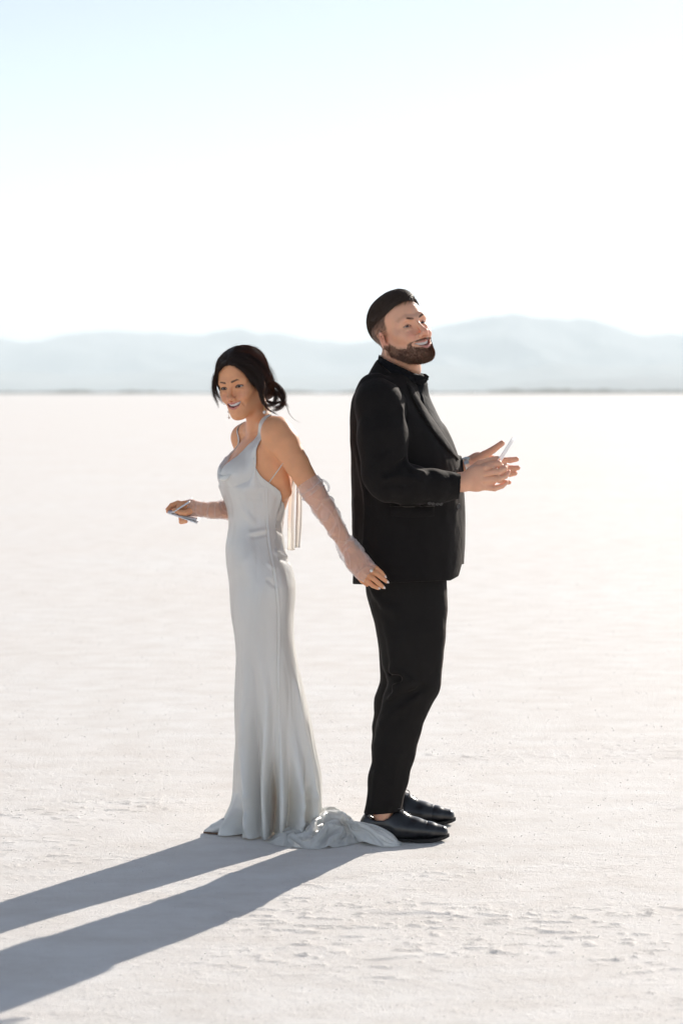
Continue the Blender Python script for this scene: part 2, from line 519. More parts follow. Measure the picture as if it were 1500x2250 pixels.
def relax(V, Q, shape=None, it=1):
    """Light smoothing of stair steps, keeping volume."""
    for _ in range(it):
        for lam in (0.5, -0.52):
            acc = np.zeros_like(V); cnt = np.zeros(len(V))
            for a, b in ((0, 1), (1, 2), (2, 3), (3, 0)):
                for p, q in ((a, b), (b, a)):
                    for ax in range(3): acc[:, ax] += np.bincount(Q[:, p], V[Q[:, q], ax], len(V))
                    cnt += np.bincount(Q[:, p], minlength=len(V))
            V = V + lam * (acc / np.maximum(cnt, 1)[:, None] - V)
    return V

def sdf_obj(name, shape, mat, parent, vox=0.0025, colfn=None, it=1, lo=None, hi=None):
    V, Q = mesh_sdf(shape, vox, lo, hi)
    # drop specks that are not connected to the main surface
    V = relax(V, Q, it=it)
    return mesh_np(name, V, Q, mat=mat, parent=parent, col=None if colfn is None else colfn(V))

def cast(shape, P, D, tmax=0.6, step=0.9, n=60):
    """March points P along unit directions D until the surface."""
    P = np.array(P, float); D = np.asarray(D, float) * np.ones_like(P)
    t = np.zeros(len(P)); hit = np.zeros(len(P), bool)
    for _ in range(n):
        d = shape(P + t[:, None] * D); hit = d < 0.0006
        t = np.where(hit, t, t + np.clip(d * step, 0.0004, 0.05))
        if (hit | (t > tmax)).all(): break
    return P + t[:, None] * D, (d < 0.003) & (t < tmax)
def normal(shape, P, e=0.001):
    g = np.stack([shape(P + np.eye(3)[i] * e) - shape(P - np.eye(3)[i] * e) for i in range(3)], -1)
    return g / (np.linalg.norm(g, axis=1, keepdims=True) + 1e-12)
def norm(v): v = np.asarray(v, float); return v / np.linalg.norm(v)

# ================================================================== MATERIALS
def skin_mat(name, base, lip, dark, red, scale=1.0, beard=None):
    """mask R = lips, G = brows / cropped hair / beard shadow, B = flushed or nail areas."""
    m, nt, n, l, b = new_mat(name)
    a = n.new('ShaderNodeAttribute'); a.attribute_name = 'mask'
    s = n.new('ShaderNodeSeparateColor'); l.new(a.outputs['Color'], s.inputs[0])
    mott = noise_node(n, l, 28, 5, 0.6)
    fine = noise_node(n, l, 420, 3, 0.6)
    c = mix_col(n, l, mott.outputs[0], tuple(x * 0.86 for x in base), tuple(min(1, x * 1.12) for x in base))
    c = mix_col(n, l, s.outputs[2], c, red)
    c = mix_col(n, l, s.outputs[0], c, lip)
    c = mix_col(n, l, s.outputs[1], c, dark)
    l.new(c, b.inputs['Base Color'])
    b.inputs['Subsurface Weight'].default_value = 0.22
    b.inputs['Subsurface Radius'].default_value = (1.0, 0.34, 0.16)
    b.inputs['Subsurface Scale'].default_value = 0.012
    rr = ramp_node(n, l, mott.outputs[0], [(0.3, (0.40,) * 3), (0.7, (0.56,) * 3)])
    l.new(rr.outputs[0], b.inputs['Roughness'])
    b.inputs['Specular IOR Level'].default_value = 0.4
    bp = bump_node(n, l, mott.outputs[0], 0.25, 0.0012)
    bp = bump_node(n, l, fine.outputs[0], 0.22, 0.0005, bp)
    l.new(bp.outputs[0], b.inputs['Normal'])
    return m
def simple_mat(name, color, rough=0.5, metal=0.0, spec=0.5, sheen=0, bump=None, coat=0):
    m, nt, n, l, b = new_mat(name)
    t = noise_node(n, l, 60, 4)
    l.new(mix_col(n, l, t.outputs[0], tuple(x * 0.85 for x in color), tuple(min(1, x * 1.15) for x in color)), b.inputs['Base Color'])
    b.inputs['Roughness'].default_value = rough; b.inputs['Metallic'].default_value = metal
    b.inputs['Specular IOR Level'].default_value = spec
    b.inputs['Sheen Weight'].default_value = sheen; b.inputs['Coat Weight'].default_value = coat
    if bump:
        t2 = noise_node(n, l, bump[0], 4, 0.6)
        l.new(bump_node(n, l, t2.outputs[0], bump[1], bump[2]).outputs[0], b.inputs['Normal'])
    return m
def wool_mat(name, color, rough=0.85, sheen=0.06):
    m, nt, n, l, b = new_mat(name)
    big = noise_node(n, l, 9, 4, 0.6); weave = noise_node(n, l, 900, 2, 0.5, sc=(1, 1, 0.4))
    l.new(mix_col(n, l, big.outputs[0], tuple(x * 0.8 for x in color), tuple(x * 1.25 for x in color)), b.inputs['Base Color'])
    b.inputs['Roughness'].default_value = rough
    b.inputs['Specular IOR Level'].default_value = 0.15
    b.inputs['Sheen Weight'].default_value = sheen; b.inputs['Sheen Roughness'].default_value = 0.3
    b.inputs['Sheen Tint'].default_value = (0.8, 0.66, 0.58, 1)
    bp = bump_node(n, l, big.outputs[0], 0.5, 0.016)
    bp = bump_node(n, l, weave.outputs[0], 0.3, 0.0006, bp)
    l.new(bp.outputs[0], b.inputs['Normal'])
    return m
def satin_mat(name, color):
    m, nt, n, l, b = new_mat(name)
    # hammered satin: short slanted slubs in the weave
    slub = noise_node(n, l, 150, 3, 0.6, sc=(0.6, 0.6, 3.2))
    slub.noise_dimensions = '3D'
    mp = slub.inputs['Vector'].links[0].from_node; mp.vector_type = 'TEXTURE'; mp.inputs['Rotation'].default_value = (0, math.radians(-32), 0)
    big = noise_node(n, l, 7, 4, 0.6)
    l.new(mix_col(n, l, big.outputs[0], tuple(x * 0.95 for x in color), color), b.inputs['Base Color'])
    b.inputs['Roughness'].default_value = 0.25
    b.inputs['Metallic'].default_value = 0.14
    b.inputs['Specular IOR Level'].default_value = 0.55
    b.inputs['Sheen Weight'].default_value = 0.15
    b.inputs['Anisotropic'].default_value = 0.4
    bp = bump_node(n, l, slub.outputs[0], 0.40, 0.0024)
    wav = noise_node(n, l, 9, 2, 0.5, sc=(1, 1, 0.28)); wav.inputs['Distortion'].default_value = .6
    bp = bump_node(n, l, wav.outputs[0], 0.9, 0.030, bp)
    l.new(bp.outputs[0], b.inputs['Normal'])
    # thin cloth: a little light comes through
    tr = n.new('ShaderNodeBsdfTranslucent'); tr.inputs['Color'].default_value = (*color, 1)
    mx = n.new('ShaderNodeMixShader'); mx.inputs[0].default_value = 0.40
    l.new(b.outputs[0], mx.inputs[1]); l.new(tr.outputs[0], mx.inputs[2]); l.new(mx.outputs[0], n['Material Output'].inputs['Surface'])
    return m
def sheer_mat(name, color, opac=0.35):
    m, nt, n, l, b = new_mat(name)
    b.inputs['Base Color'].default_value = (*color, 1); b.inputs['Roughness'].default_value = 0.6
    tr = n.new('ShaderNodeBsdfTransparent'); tl = n.new('ShaderNodeBsdfTranslucent'); tl.inputs['Color'].default_value = (*color, 1)
    m1 = n.new('ShaderNodeMixShader'); m1.inputs[0].default_value = 0.5
    l.new(b.outputs[0], m1.inputs[1]); l.new(tl.outputs[0], m1.inputs[2])
    lw = n.new('ShaderNodeLayerWeight'); lw.inputs['Blend'].default_value = 0.35
    r = ramp_node(n, l, lw.outputs['Facing'], [(0.0, (opac,) * 3), (0.75, (min(1, opac * 2.0),) * 3), ])
    w = noise_node(n, l, 11, 1, 0.5, sc=(1.6, 1, 0.8)); w.inputs['Distortion'].default_value = 1.0
    rw = ramp_node(n, l, w.outputs[0], [(0.45, (0, 0, 0)), (0.50, (0.16, 0.16, 0.16)), (0.55, (0, 0, 0))])
    ad = n.new('ShaderNodeMath'); ad.operation = 'ADD'; ad.use_clamp = True
    l.new(r.outputs[0], ad.inputs[0]); l.new(rw.outputs[0], ad.inputs[1])
    r2 = n.new('ShaderNodeMixShader')
    l.new(ad.outputs[0], r2.inputs[0]); l.new(tr.outputs[0], r2.inputs[1]); l.new(m1.outputs[0], r2.inputs[2])
    l.new(r2.outputs[0], n['Material Output'].inputs['Surface'])
    return m
def hair_mat(name, color, rough=0.32, spec=0.6, glow=(20, 14, 8), tr_amt=.34):
    m, nt, n, l, b = new_mat(name)
    t = noise_node(n, l, 300, 3, 0.6)
    l.new(mix_col(n, l, t.outputs[0], tuple(x * 0.6 for x in color), tuple(x * 1.4 for x in color)), b.inputs['Base Color'])
    b.inputs['Roughness'].default_value = rough; b.inputs['Specular IOR Level'].default_value = spec
    b.inputs['Anisotropic'].default_value = 0.5
    tr = n.new('ShaderNodeBsdfTranslucent'); tr.inputs['Color'].default_value = (min(1, color[0] * glow[0]), min(1, color[1] * glow[1]), min(1, color[2] * glow[2]), 1)
    mx = n.new('ShaderNodeMixShader'); mx.inputs[0].default_value = tr_amt
    l.new(b.outputs[0], mx.inputs[1]); l.new(tr.outputs[0], mx.inputs[2]); l.new(mx.outputs[0], n['Material Output'].inputs['Surface'])
    return m
def paper_mat():
    return simple_mat('booklet_paper', (0.78, 0.78, 0.80), 0.55, spec=0.3, bump=(300, 0.1, 0.0003))

# ================================================================== HEADS
def head_frame(px, py, d, fx, yaw, pitch, roll, k):
    """fx = +1 faces +X, -1 faces -X; yaw towards the camera; pitch up; roll to the person's right."""
    y, p, r = map(math.radians, (yaw, pitch, roll))
    F = np.array([fx * math.cos(y), -math.sin(y), 0.0]); U = np.array([0, 0, 1.0]); R = np.cross(F, U)
    F, U = F * math.cos(p) + U * math.sin(p), U * math.cos(p) - F * math.sin(p)
    R, U = R * math.cos(r) - U * math.sin(r), U * math.cos(r) + R * math.sin(r)
    return Frame(W(px, py, d), np.stack([R, F, U], 1), k)

def seg_dist(P, pts):
    d = np.full(len(P), 9.0)
    for a, b in zip(np.asarray(pts, float)[:-1], np.asarray(pts, float)[1:]):
        ab = b - a; t = np.clip(((P - a) @ ab) / (ab @ ab), 0, 1)
        d = np.minimum(d, np.linalg.norm(P - a - t[:, None] * ab, axis=1))
    return d

EYE_X, EYE_Y, EYE_Z, EYE_R = 0.0315, 0.0665, 0.003, 0.0125
def add_head(s, fr, male):
    f = dict(fr=fr)
    mz = 0.0 if male else MZ
    jaw = 1.0 if male else 0.9
    s.ell((0, -.018, .043), (.076, .098, .083), k=.01, **f)
    s.ell((0, .032, .045), (.063, .052, .060), k=.02, **f)
    s.ell((0, .030, -.020), (.060, .054, .070), k=.025, **f)
    s.ell((0, .012, -.068), (.044 * (1 if male else .95), .055, .036), k=.025, **f)
    for q in (-1, 1):
        s.chain([(q * .056 * jaw, -.008, -.030), (q * .050 * jaw, .006, -.068), (q * .016, .066, -.100)], [.014, .017, .014], k=.030, **f)
    s.ell((0, .060, -.062), (.034, .032, .036), k=.028, **f)
    s.ell((0, .074, -.0985 if male else -.094), (.021 if male else .015, .017, .015), k=.020, **f)
    for q in (-1, 1):
        s.ell((q * .044, .052, -.016), (.021, .020, .016), k=.024, **f)                      # cheekbone
        s.ell((q * .036, .068, -.034), (.0165, .0155, .0150), k=.018, **f)                   # cheek raised by the smile
        if male: s.chain([(q * .010, .087, .020), (q * .032, .0845, .0255), (q * .050, .068, .018)], .0072, k=.016, **f)
        else: s.chain([(q * .012, .080, .024), (q * .032, .0775, .029), (q * .050, .064, .022)], .004, k=.022, **f)
    for q in (-1, 1):
        s.ell((q * .0325, .101, .003), (.0200, .0230, .0125), op='s', k=.012, **f)           # socket
    # nose
    nl = 1.0 if male else 0.88
    nz = 0 if male else .003
    s.chain([(0, .084, .014), (0, .084 + .013 * nl, -.010), (0, .084 + .0255 * nl, -.031 + nz)], [.0068, .0074 * nl, .0090 * nl], k=.013, **f)
    s.ell((0, .084 + .0265 * nl, -.036 + nz), (.0118 * nl, .0108, .0095), k=.008, **f)
    for q in (-1, 1):
        s.ell((q * .0135 * nl, .097, -.0405 + nz), (.0072, .0105, .0072), k=.007, **f)
        s.ell((q * .0066, .105, -.0475 + nz), (.0040, .0060, .0034), op='s', k=.002, **f)
    # smile: folds, lips and open mouth
    for q in (-1, 1):
        s.chain([(q * .0185, .094, -.040), (q * .030, .086, -.052), (q * .0375, .076, -.066)], [.0022, .0024, .0018], op='s', k=.006, **f)
    lw = .0360
    ul = [(-lw, .0700, -.0530), (-.019, .0875, -.0585), (-.004, .0940, -.0585), (.004, .0940, -.0585), (.019, .0875, -.0585), (lw, .0700, -.0530)]
    ll = [(-lw, .0700, -.0545), (-.019, .0850, -.0745), (0, .0910, -.0800), (.019, .0850, -.0745), (lw, .0700, -.0545)]
    if not male: ul = [(a, b + (.001 if abs(a) > .02 else 0), c + mz + (.0015 if abs(a) > .02 else 0)) for a, b, c in ul]; ll = [(a, b + (.001 if abs(a) > .02 else 0), c + mz + (.0015 if abs(a) > .02 else .003)) for a, b, c in ll]
    s.chain(ul, [.002, .0042, .0042, .0042, .0042, .002] if male else [.0022, .0050, .0052, .0052, .0050, .0022], k=.006, **f)
    s.chain(ll, [.002, .0050, .0056, .0050, .002] if male else [.0022, .0058, .0066, .0058, .0022], k=.006, **f)
    mc = .0322
    s.chain([(-mc, .0735, -.0550 + mz), (-.018, .0860, -.0645 + mz), (0, .0925, -.0690 + mz), (.018, .0860, -.0645 + mz), (mc, .0735, -.0550 + mz)], [.0022, .0058, .0068, .0058, .0022] if male else [.0024, .0056, .0062, .0056, .0024], op='s', k=.0012, flat=(0, 1, 0), q=2.6, **f)
    # lids over the eyeballs, then the narrow opening of smiling eyes
    for q in (-1, 1):
        s.ell((q * EYE_X, EYE_Y, EYE_Z), (.0146, .0146, .0140), k=.005, **f)
        s.chain([(q * .0195, .0765, .0002), (q * .0315, .0790, .0028), (q * .0440, .071, .0012)], [.0013, .0031 if male else .0041, .0013], op='s', k=.0008, flat=(0, 1, 0), q=4.0, **f)
        s.ell((q * .0315, .0775, -.0085), (.013, .0065, .0042), k=.006, **f)                 # pouch under the eye
    # ears
    for q in (-1, 1):
        s.ell((q * .0775, -.010, -.004), (.0065, .0190, .0300), k=.006, rot=(math.radians(-8), 0, q * math.radians(-22)), **f)
        s.ell((q * .0760, -.002, -.030), (.0060, .0095, .0110), k=.006, **f)
        s.ell((q * .0850, -.005, -.004), (.0065, .0100, .0160), op='s', k=.004, **f)
    return s

def face_mask(P, fr, male):
    """R lips, G dark hair growth (brows, lashes), B flush."""
    L = fr.loc(P)
    x, y, z = np.abs(L[:, 0]), L[:, 1], L[:, 2]
    front = sstep(0.045, 0.06, y)
    ul = [(-.0358, .0710, -.0532), (-.019, .0885, -.0588), (0, .0950, -.0595), (.019, .0885, -.0588), (.0358, .0710, -.0532)]
    ll = [(-.0350, .0710, -.0555), (-.019, .0865, -.0748), (0, .0930, -.0798), (.019, .0865, -.0748), (.0350, .0710, -.0555)]
    if not male: ul = [(a, b, c + MZ + (.0015 if abs(a) > .02 else 0)) for a, b, c in ul]; ll = [(a, b, c + MZ + (.0015 if abs(a) > .02 else .003)) for a, b, c in ll]
    w = np.interp(x, [.010, .034], [.0050, .0028] if male else [.0062, .0030])
    lips = np.maximum(1 - sstep(w - .001, w + .0014, seg_dist(L, ul)), 1 - sstep(w, w + .0016, seg_dist(L, ll)))
    inner = (1 - sstep(.006, .009, seg_dist(L, [(-.024, .068, -.059), (0, .078, -.068), (.024, .068, -.059)])))
    lips = np.maximum(lips, inner)
    M = np.column_stack([x, y, z])
    br = [(.012, .092, .0190), (.030, .0885, .0250), (.044, .075, .0225), (.056, .058, .0135)] if male else [(.013, .087, .0225), (.034, .082, .0275), (.056, .055, .0185)]
    bd = np.linalg.norm((M - np.array(br[1])), axis=1) * 0
    d2 = seg_dist(M * np.array([1, .35, 1]), np.array(br) * np.array([1, .35, 1]))
    tap = np.interp(x, [.008, .014, .032, .055], [.0012, .0026, .0023, .0006] if male else [.0014, .0032, .0026, .0006])
    brow = (1 - sstep(tap - .0004, tap + .0016, d2)) * sstep(.025, .04, y)
    lash = [(.0195, .081, .0022), (.025, .083, .0060), (.0315, .0835, .0070), (.038, .081, .0060), (.0450, .074, .0030)]
    dl = seg_dist(M * np.array([1, .3, 1]), np.array(lash) * np.array([1, .3, 1]))
    lw = .0012 if male else .0021
    lashm = (1 - sstep(lw, lw + .0014, dl)) * front * (.75 if male else 1)
    lowl = seg_dist(M * np.array([1, .3, 1]), np.array([(.021, .081, -.001), (.0315, .083, -.0013), (.044, .076, .0005)]) * np.array([1, .3, 1]))
    lashm = np.maximum(lashm, (1 - sstep(.0007, .0020, lowl)) * front * .5)
    flush = np.exp(-((x - .038) / .016) ** 2 - ((z + .030) / .015) ** 2) * front * .7
    flush = np.maximum(flush, np.exp(-(x / .013) ** 2 - ((z + .035) / .014) ** 2) * sstep(.09, .1, y) * .6)
    flush = np.maximum(flush, sstep(.070, .078, x) * .6) * (np.linalg.norm(L, axis=1) < .14)
    return lips, np.maximum(brow * (.6 if male else .9), lashm), flush

MZ = .0070
def eyes_teeth(fr, parent, iris_col, eye_m, iris_m, pupil_m, teeth_m, gum_m, gaze, male=True):
    mz = 0 if male else MZ - .0015
    """Eyeballs (> iris) and the row of upper teeth with the dark of the mouth behind."""
    g = norm(gaze)
    for q in (-1, 1):
        c = fr.world((q * EYE_X, EYE_Y, EYE_Z))
        th, ph = np.meshgrid(np.linspace(0, math.pi, 25), np.linspace(0, 2 * math.pi, 33)[:-1], indexing='ij')
        z = fr.R @ g; a = norm(np.cross(z, (0.1, .2, 1))); b = np.cross(z, a)
        S = np.cos(th)[..., None] * z + np.sin(th)[..., None] * (np.cos(ph)[..., None] * a + np.sin(ph)[..., None] * b)
        r = EYE_R * fr.k
        V = (c + r * S).reshape(-1, 3)
        eye = mesh_np('eye', V, grid_quads(25, 32, True), mat=eye_m, parent=parent)
        for nm, ang, off, mt in (('iris', math.radians(29), .0004, iris_m), ('pupil', math.radians(11), .0007, pupil_m)):
            th, ph = np.meshgrid(np.linspace(0.0, ang, 6), np.linspace(0, 2 * math.pi, 25)[:-1], indexing='ij')
            S = np.cos(th)[..., None] * z + np.sin(th)[..., None] * (np.cos(ph)[..., None] * a + np.sin(ph)[..., None] * b)
            mesh_np(nm, (c + (r + off) * S).reshape(-1, 3), grid_quads(6, 24, True), mat=mt, parent=eye)
    n, m = 97, 9
    x = np.linspace(-.0305, .0305, n); v = np.linspace(-1, 1, m)
    X, Vv = np.meshgrid(x, v)
    tooth = np.abs(np.sin(math.pi * (X + .0002) / (.0078 - .00007 * np.abs(X) * 1000 * .25)))
    Y = (.0862 if male else .0878) - (X / .0225) ** 2 * (.0092 if male else .0082) - (1 - tooth ** .35) * .0012 - .0010 * np.abs(Vv) ** 3
    Z = -.0640 + mz + (X / .0225) ** 2 * .0048 + Vv * (.0050 if male else .0050) * (1 - .35 * (X / .0225) ** 4) + (Vv < 0) * (1 - tooth ** .3) * .0010
    t = mesh_np('teeth', fr.world(np.stack([X, Y, Z], -1).reshape(-1, 3)), grid_quads(m, n), mat=teeth_m, parent=parent)
    solidify(t, .0015, -1)
    X, Vv = np.meshgrid(np.linspace(-.032, .032, 21), v)
    Y = .0770 - (X / .0225) ** 2 * .0090 + 0 * Vv
    Z = -.0655 + mz + (X / .0225) ** 2 * .0050 + Vv * .0080
    mesh_np('mouth_interior', fr.world(np.stack([X, Y, Z], -1).reshape(-1, 3)), grid_quads(m, 21), mat=gum_m, parent=parent)

def grow(shape, P, flow, length, lift, n=7, seed=0, jitter=.25, step_off=.0015):
    """Grow strands from surface points P along flow(P)->direction, hugging the surface."""
    rng = np.random.default_rng(seed)
    Lr = length * rng.uniform(.7, 1.15, len(P))
    pts = [P.copy()]
    p = P.copy()
    jit = rng.normal(size=P.shape) * jitter
    for i in range(1, n):
        N = normal(shape, p)
        d = flow(p) + jit
        d = d - (d * N).sum(1, keepdims=True) * N
        d /= np.linalg.norm(d, axis=1, keepdims=True) + 1e-9
        up = lift[i] if hasattr(lift, '__len__') else lift
        d = d + N * up
        p = p + d * (Lr / (n - 1))[:, None]
        s = shape(p)
        inside = s < step_off
        p = np.where(inside[:, None], p + N * (step_off - s)[:, None], p)
        pts.append(p.copy())
    return np.stack(pts, 1)

def strands_obj(name, S, r0, mat, parent, sides=3, tip=.15):
    n = S.shape[1]
    taper = 1 - (1 - tip) * np.linspace(0, 1, n) ** 1.5
    r = np.asarray(r0) * np.ones(len(S))
    V, Q = tubes(list(S), [taper * a for a in r], sides)
    return mesh_np(name, V, Q, mat=mat, parent=parent)

# ================================================================== THE MAN
def table_fn(keys, fwd=(1.0, 0.0)):
    """Torso-like solid. keys rows: z, xback, xfront (world X silhouettes), half width, centre Y, yaw deg, exponent."""
    K = np.asarray(keys, float); K = K[np.argsort(K[:, 0])]
    zz = np.linspace(K[0, 0], K[-1, 0], 400); T = spline(K, zz)
    sg = fwd[0]
    def fn(P):
        z = np.clip(P[:, 2], zz[0], zz[-1])
        xb, xf, w, yc, yaw, n = [np.interp(z, zz, T[:, i]) for i in range(6)]
        yr = np.radians(yaw); c, s = np.cos(yr), np.sin(yr)
        ext = np.abs(xf - xb) / 2; xc = (xf + xb) / 2
        a = np.sqrt(np.maximum(ext ** 2 - (w * s) ** 2, (0.35 * ext) ** 2)) / c
        dx, dy = (P[:, 0] - xc) * sg, P[:, 1] - yc
        u = dx * c - dy * s; v = dx * s + dy * c
        r = ((np.abs(u / a)) ** n + (np.abs(v / w)) ** n) ** (1 / n)
        d = (r - 1) * np.minimum(a, w)
        return np.maximum(d, np.maximum(P[:, 2] - zz[-1], zz[0] - P[:, 2]))
    lo = np.array([K[:, 1:3].min(), (K[:, 4] - K[:, 3]).min() - .06, K[0, 0]]); hi = np.array([K[:, 1:3].max(), (K[:, 4] + K[:, 3]).max() + .06, K[-1, 0]])
    return fn, lo - .02, hi + .02

def fold(shape, pts, amp, w):
    """A cloth fold: a ridge (amp > 0) or valley (amp < 0) along a line."""
    A = np.array([W(*p) for p in pts])
    def fn(P): return -amp * np.exp(-(seg_dist(P, A) / w) ** 2)
    return shape.add(fn, A.min(0) - 2.5 * w, A.max(0) + 2.5 * w, 'd')
def wrinkle(shape, lo, hi, amp, sc, seed=0, oct=3, off=0.0):
    sc = np.asarray(sc, float)
    def fn(P): return -amp * (fbm(P * sc, oct, seed) + off)
    return shape.add(fn, lo, hi, 'd')
def half(shape, pt, nrm, k=0.002, op='i'):
    """Keep only the side of the plane away from nrm."""
    pt, nrm = np.asarray(pt, float), norm(nrm)
    return shape.add(lambda P: (P - pt) @ nrm, (-99,) * 3, (99,) * 3, op, k)

def build_man():
    root = empty('person', (W(905, 1850)[0], 7.45, 0), 'bearded man in black suit holding a white booklet, back to the woman', 'person')
    M = {}
    M['skin'] = skin_mat('man_skin', (0.82, 0.44, 0.285), (0.64, 0.27, 0.23), (0.14, 0.080, 0.055), (0.80, 0.35, 0.24))
    M['wool'] = wool_mat('black_wool', (0.0110, 0.0092, 0.0086))
    M['trouser'] = wool_mat('charcoal_wool', (0.0150, 0.0128, 0.0115), sheen=0.14)
    M['shirt'] = wool_mat('black_shirt', (0.006, 0.006, 0.007), 0.8, sheen=0.0)
    M['leather'] = simple_mat('black_leather', (0.008, 0.008, 0.010), 0.30, spec=0.6, coat=0.25, bump=(500, 0.15, 0.0004))
    M['sole'] = simple_mat('shoe_sole', (0.012, 0.010, 0.009), 0.7)
    M['lace'] = simple_mat('shoe_lace', (0.02, 0.016, 0.014), 0.7, sheen=.3)
    M['hair'] = hair_mat('brown_hair', (0.062, 0.038, 0.025), rough=.45, glow=(5, 4, 3), tr_amt=.15)
    M['beard'] = hair_mat('beard_hair', (0.125, 0.068, 0.040), glow=(6, 4.6, 3.2), tr_amt=.25)
    M['button'] = simple_mat('black_button', (0.03, 0.027, 0.026), 0.35, spec=.6)
    M['metal'] = simple_mat('watch_steel', (0.62, 0.60, 0.55), 0.28, 1.0)
    M['eye'] = simple_mat('eye_white', (0.62, 0.58, 0.56), 0.15)
    M['iris'] = simple_mat('iris_grey', (0.06, 0.075, 0.08), 0.1)
    M['pupil'] = simple_mat('pupil', (0.004, 0.004, 0.004), 0.05)
    M['teeth'] = simple_mat('teeth', (0.80, 0.77, 0.70), 0.22)
    M['mouth'] = simple_mat('mouth_inside', (0.10, 0.02, 0.02), 0.5)
    fr = head_frame(883, 732, -.03, 1, 57, 18, 13, 1.06)

    # ---------------- body (skin)
    s = Shape(); add_head(s, fr, True)
    s.chain([fr.world((0, -.022, -.035)), W(868, 788, -.01), W(868, 850, 0)], [.053, .047, .046], k=.03)
    s.chain([fr.world((.03, .035, -.085)), W(903, 812, -.02), W(893, 838, 0)], [.022, .032, .036], k=.03)   # throat
    sh_n, sh_f = W(838, 885, -.165), W(845, 885, .17)
    s.chain([W(868, 870, 0), W(880, 1000, 0), W(890, 1240, 0)], [.05, .12, .11], k=.04)
    s.chain([sh_n, W(868, 880, 0), sh_f], .05, k=.04)
    el_n, wr_n = W(850, 1055, -.25), W(1014, 1060, -.175)
    s.chain([sh_n, el_n, W(940, 1062, -.215), wr_n], [.05, .042, .036, .028], k=.03)
    el_f, wr_f = W(870, 1055, .24), W(1024, 1023, .035)
    s.chain([sh_f, el_f, W(950, 1050, .13), wr_f], [.05, .042, .036, .0245], k=.03)
    # right hand (near): back of the hand to us, fingers closing on the booklet
    s.chain([wr_n, W(1046, 1052, -.170), W(1070, 1045, -.168)], [.0290, .0400, .0385], k=.015, flat=(0.1, 1, 0.15), q=.50)
    H = [([(1066, 1026, -.168), (1094, 1019, -.160), (1103, 1030, -.135), (1092, 1039, -.115)], [.0135, .0118, .0105, .009]),
         ([(1064, 1040, -.176), (1094, 1037, -.176), (1107, 1030, -.158), (1111, 1022, -.140)], [.0135, .0118, .0102, .0085]),
         ([(1064, 1055, -.176), (1094, 1052, -.177), (1109, 1046, -.162), (1116, 1037, -.146)], [.0130, .0112, .0098, .0082]),
         ([(1060, 1069, -.170), (1086, 1073, -.172), (1102, 1068, -.160), (1112, 1060, -.148)], [.0120, .0102, .0088, .0075]),
         ([(1034, 1036, -.160), (1054, 1020, -.148), (1074, 1013, -.138), (1092, 1008, -.132)], [.0170, .0145, .0122, .0098])]
    for p, r in H: s.chain(WL(p), r, k=.0045)
    for a, b in (((1062, 1047.5, -.192), (1108, 1042, -.172)), ((1060, 1063, -.190), (1106, 1061, -.170)), ((1066, 1033, -.190), (1098, 1029, -.170))):
        s.chain([W(*a), W(*b)], .0022, op='s', k=.004)
    for kx, ky in ((1066, 1027), (1066, 1041), (1065, 1056)): s.ell(W(kx, ky, -.184), (.008, .006, .007), k=.006)
    # left hand (far): open, palm up
    s.chain([wr_f, W(1050, 1017, .040), W(1078, 1022, .045)], [.0245, .034, .034], k=.015, flat=(0, 1, -0.3), q=.5)
    H = [([(1076, 1008, .045), (1104, 1012, .045), (1121, 1011, .040), (1134, 1009, .036)], [.0125, .0108, .0100, .0088]),
         ([(1078, 1020, .050), (1108, 1028, .050), (1125, 1029, .045), (1137, 1028, .040)], [.0125, .0108, .0098, .0086]),
         ([(1076, 1032, .055), (1104, 1041, .055), (1120, 1042, .050), (1131, 1040, .045)], [.0120, .0104, .0094, .0082]),
         ([(1072, 1042, .060), (1096, 1056, .060), (1109, 1060, .056), (1118, 1060, .052)], [.0110, .0094, .0084, .0075]),
         ([(1040, 1016, .034), (1064, 1000, .022), (1083, 988, .012), (1102, 974, .002)], [.0190, .0150, .0120, .0100])]
    for p, r in H: s.chain(WL(p), r, k=.0045)
    # legs (inside the trousers) down to the bare ankles
    for dd, pts in ((-.13, [(892, 1240, -.08), (905, 1330, -.11), (908, 1480, -.135), (874, 1600, -.145), (850, 1710, -.155), (840, 1780, -.162), (842, 1806, -.165)]),
                    (.11, [(892, 1240, .08), (900, 1330, .10), (896, 1480, .12), (868, 1600, .12), (857, 1690, .12), (852, 1760, .12), (854, 1786, .12)])):
        s.chain(WL(pts), [.09, .085, .045, .040, .036, .035, .028], k=.03)
    def colfn(V):
        lips, dark, flush = face_mask(V, fr, True)
        L = fr.loc(V); x, y, z = np.abs(L[:, 0]), L[:, 1], L[:, 2]
        nz = fbm(L * 260, 2, 4) * .5
        # beard: cheeks and jaw, moustache, soul patch
        up = np.interp(y, [-.01, .01, .03, .05, .065, .10], [.005, -.022, -.046, -.054, -.050, -.048])
        cheek = sstep(-.002, .022, up - z + nz * .006) * sstep(-.004, .008, y + .012 + np.where(z > -.03, 0, .02))
        moust = sstep(.0135, .0085, np.abs(z + .0535 + .18 * np.clip(x - .02, 0, 1))) * sstep(.056, .066, y) * sstep(.052, .042, x) * sstep(.0, .004, -z - .0485)
        lipzone = seg_dist(L, [(-.032, .074, -.057), (-.017, .087, -.0645), (0, .093, -.067), (.017, .087, -.0645), (.032, .074, -.057)])
        keep = sstep(.0095, .0130, lipzone)
        chinbare = 1 - .75 * sstep(.009, .004, x) * 0
        neckcut = sstep(-.006, .004, z - np.interp(y, [-.02, .0, .02, .04, .06, .09], [-.055, -.068, -.088, -.108, -.125, -.14]))
        bd = np.maximum(cheek * keep, moust * sstep(.0075, .0105, lipzone)) * neckcut * (1 - lips)
        bd *= (1 - 0.8 * sstep(.066, .072, x) * sstep(-.035, -.02, z))
        # cropped sides of the head: fades out downwards
        hl = hairline(L)
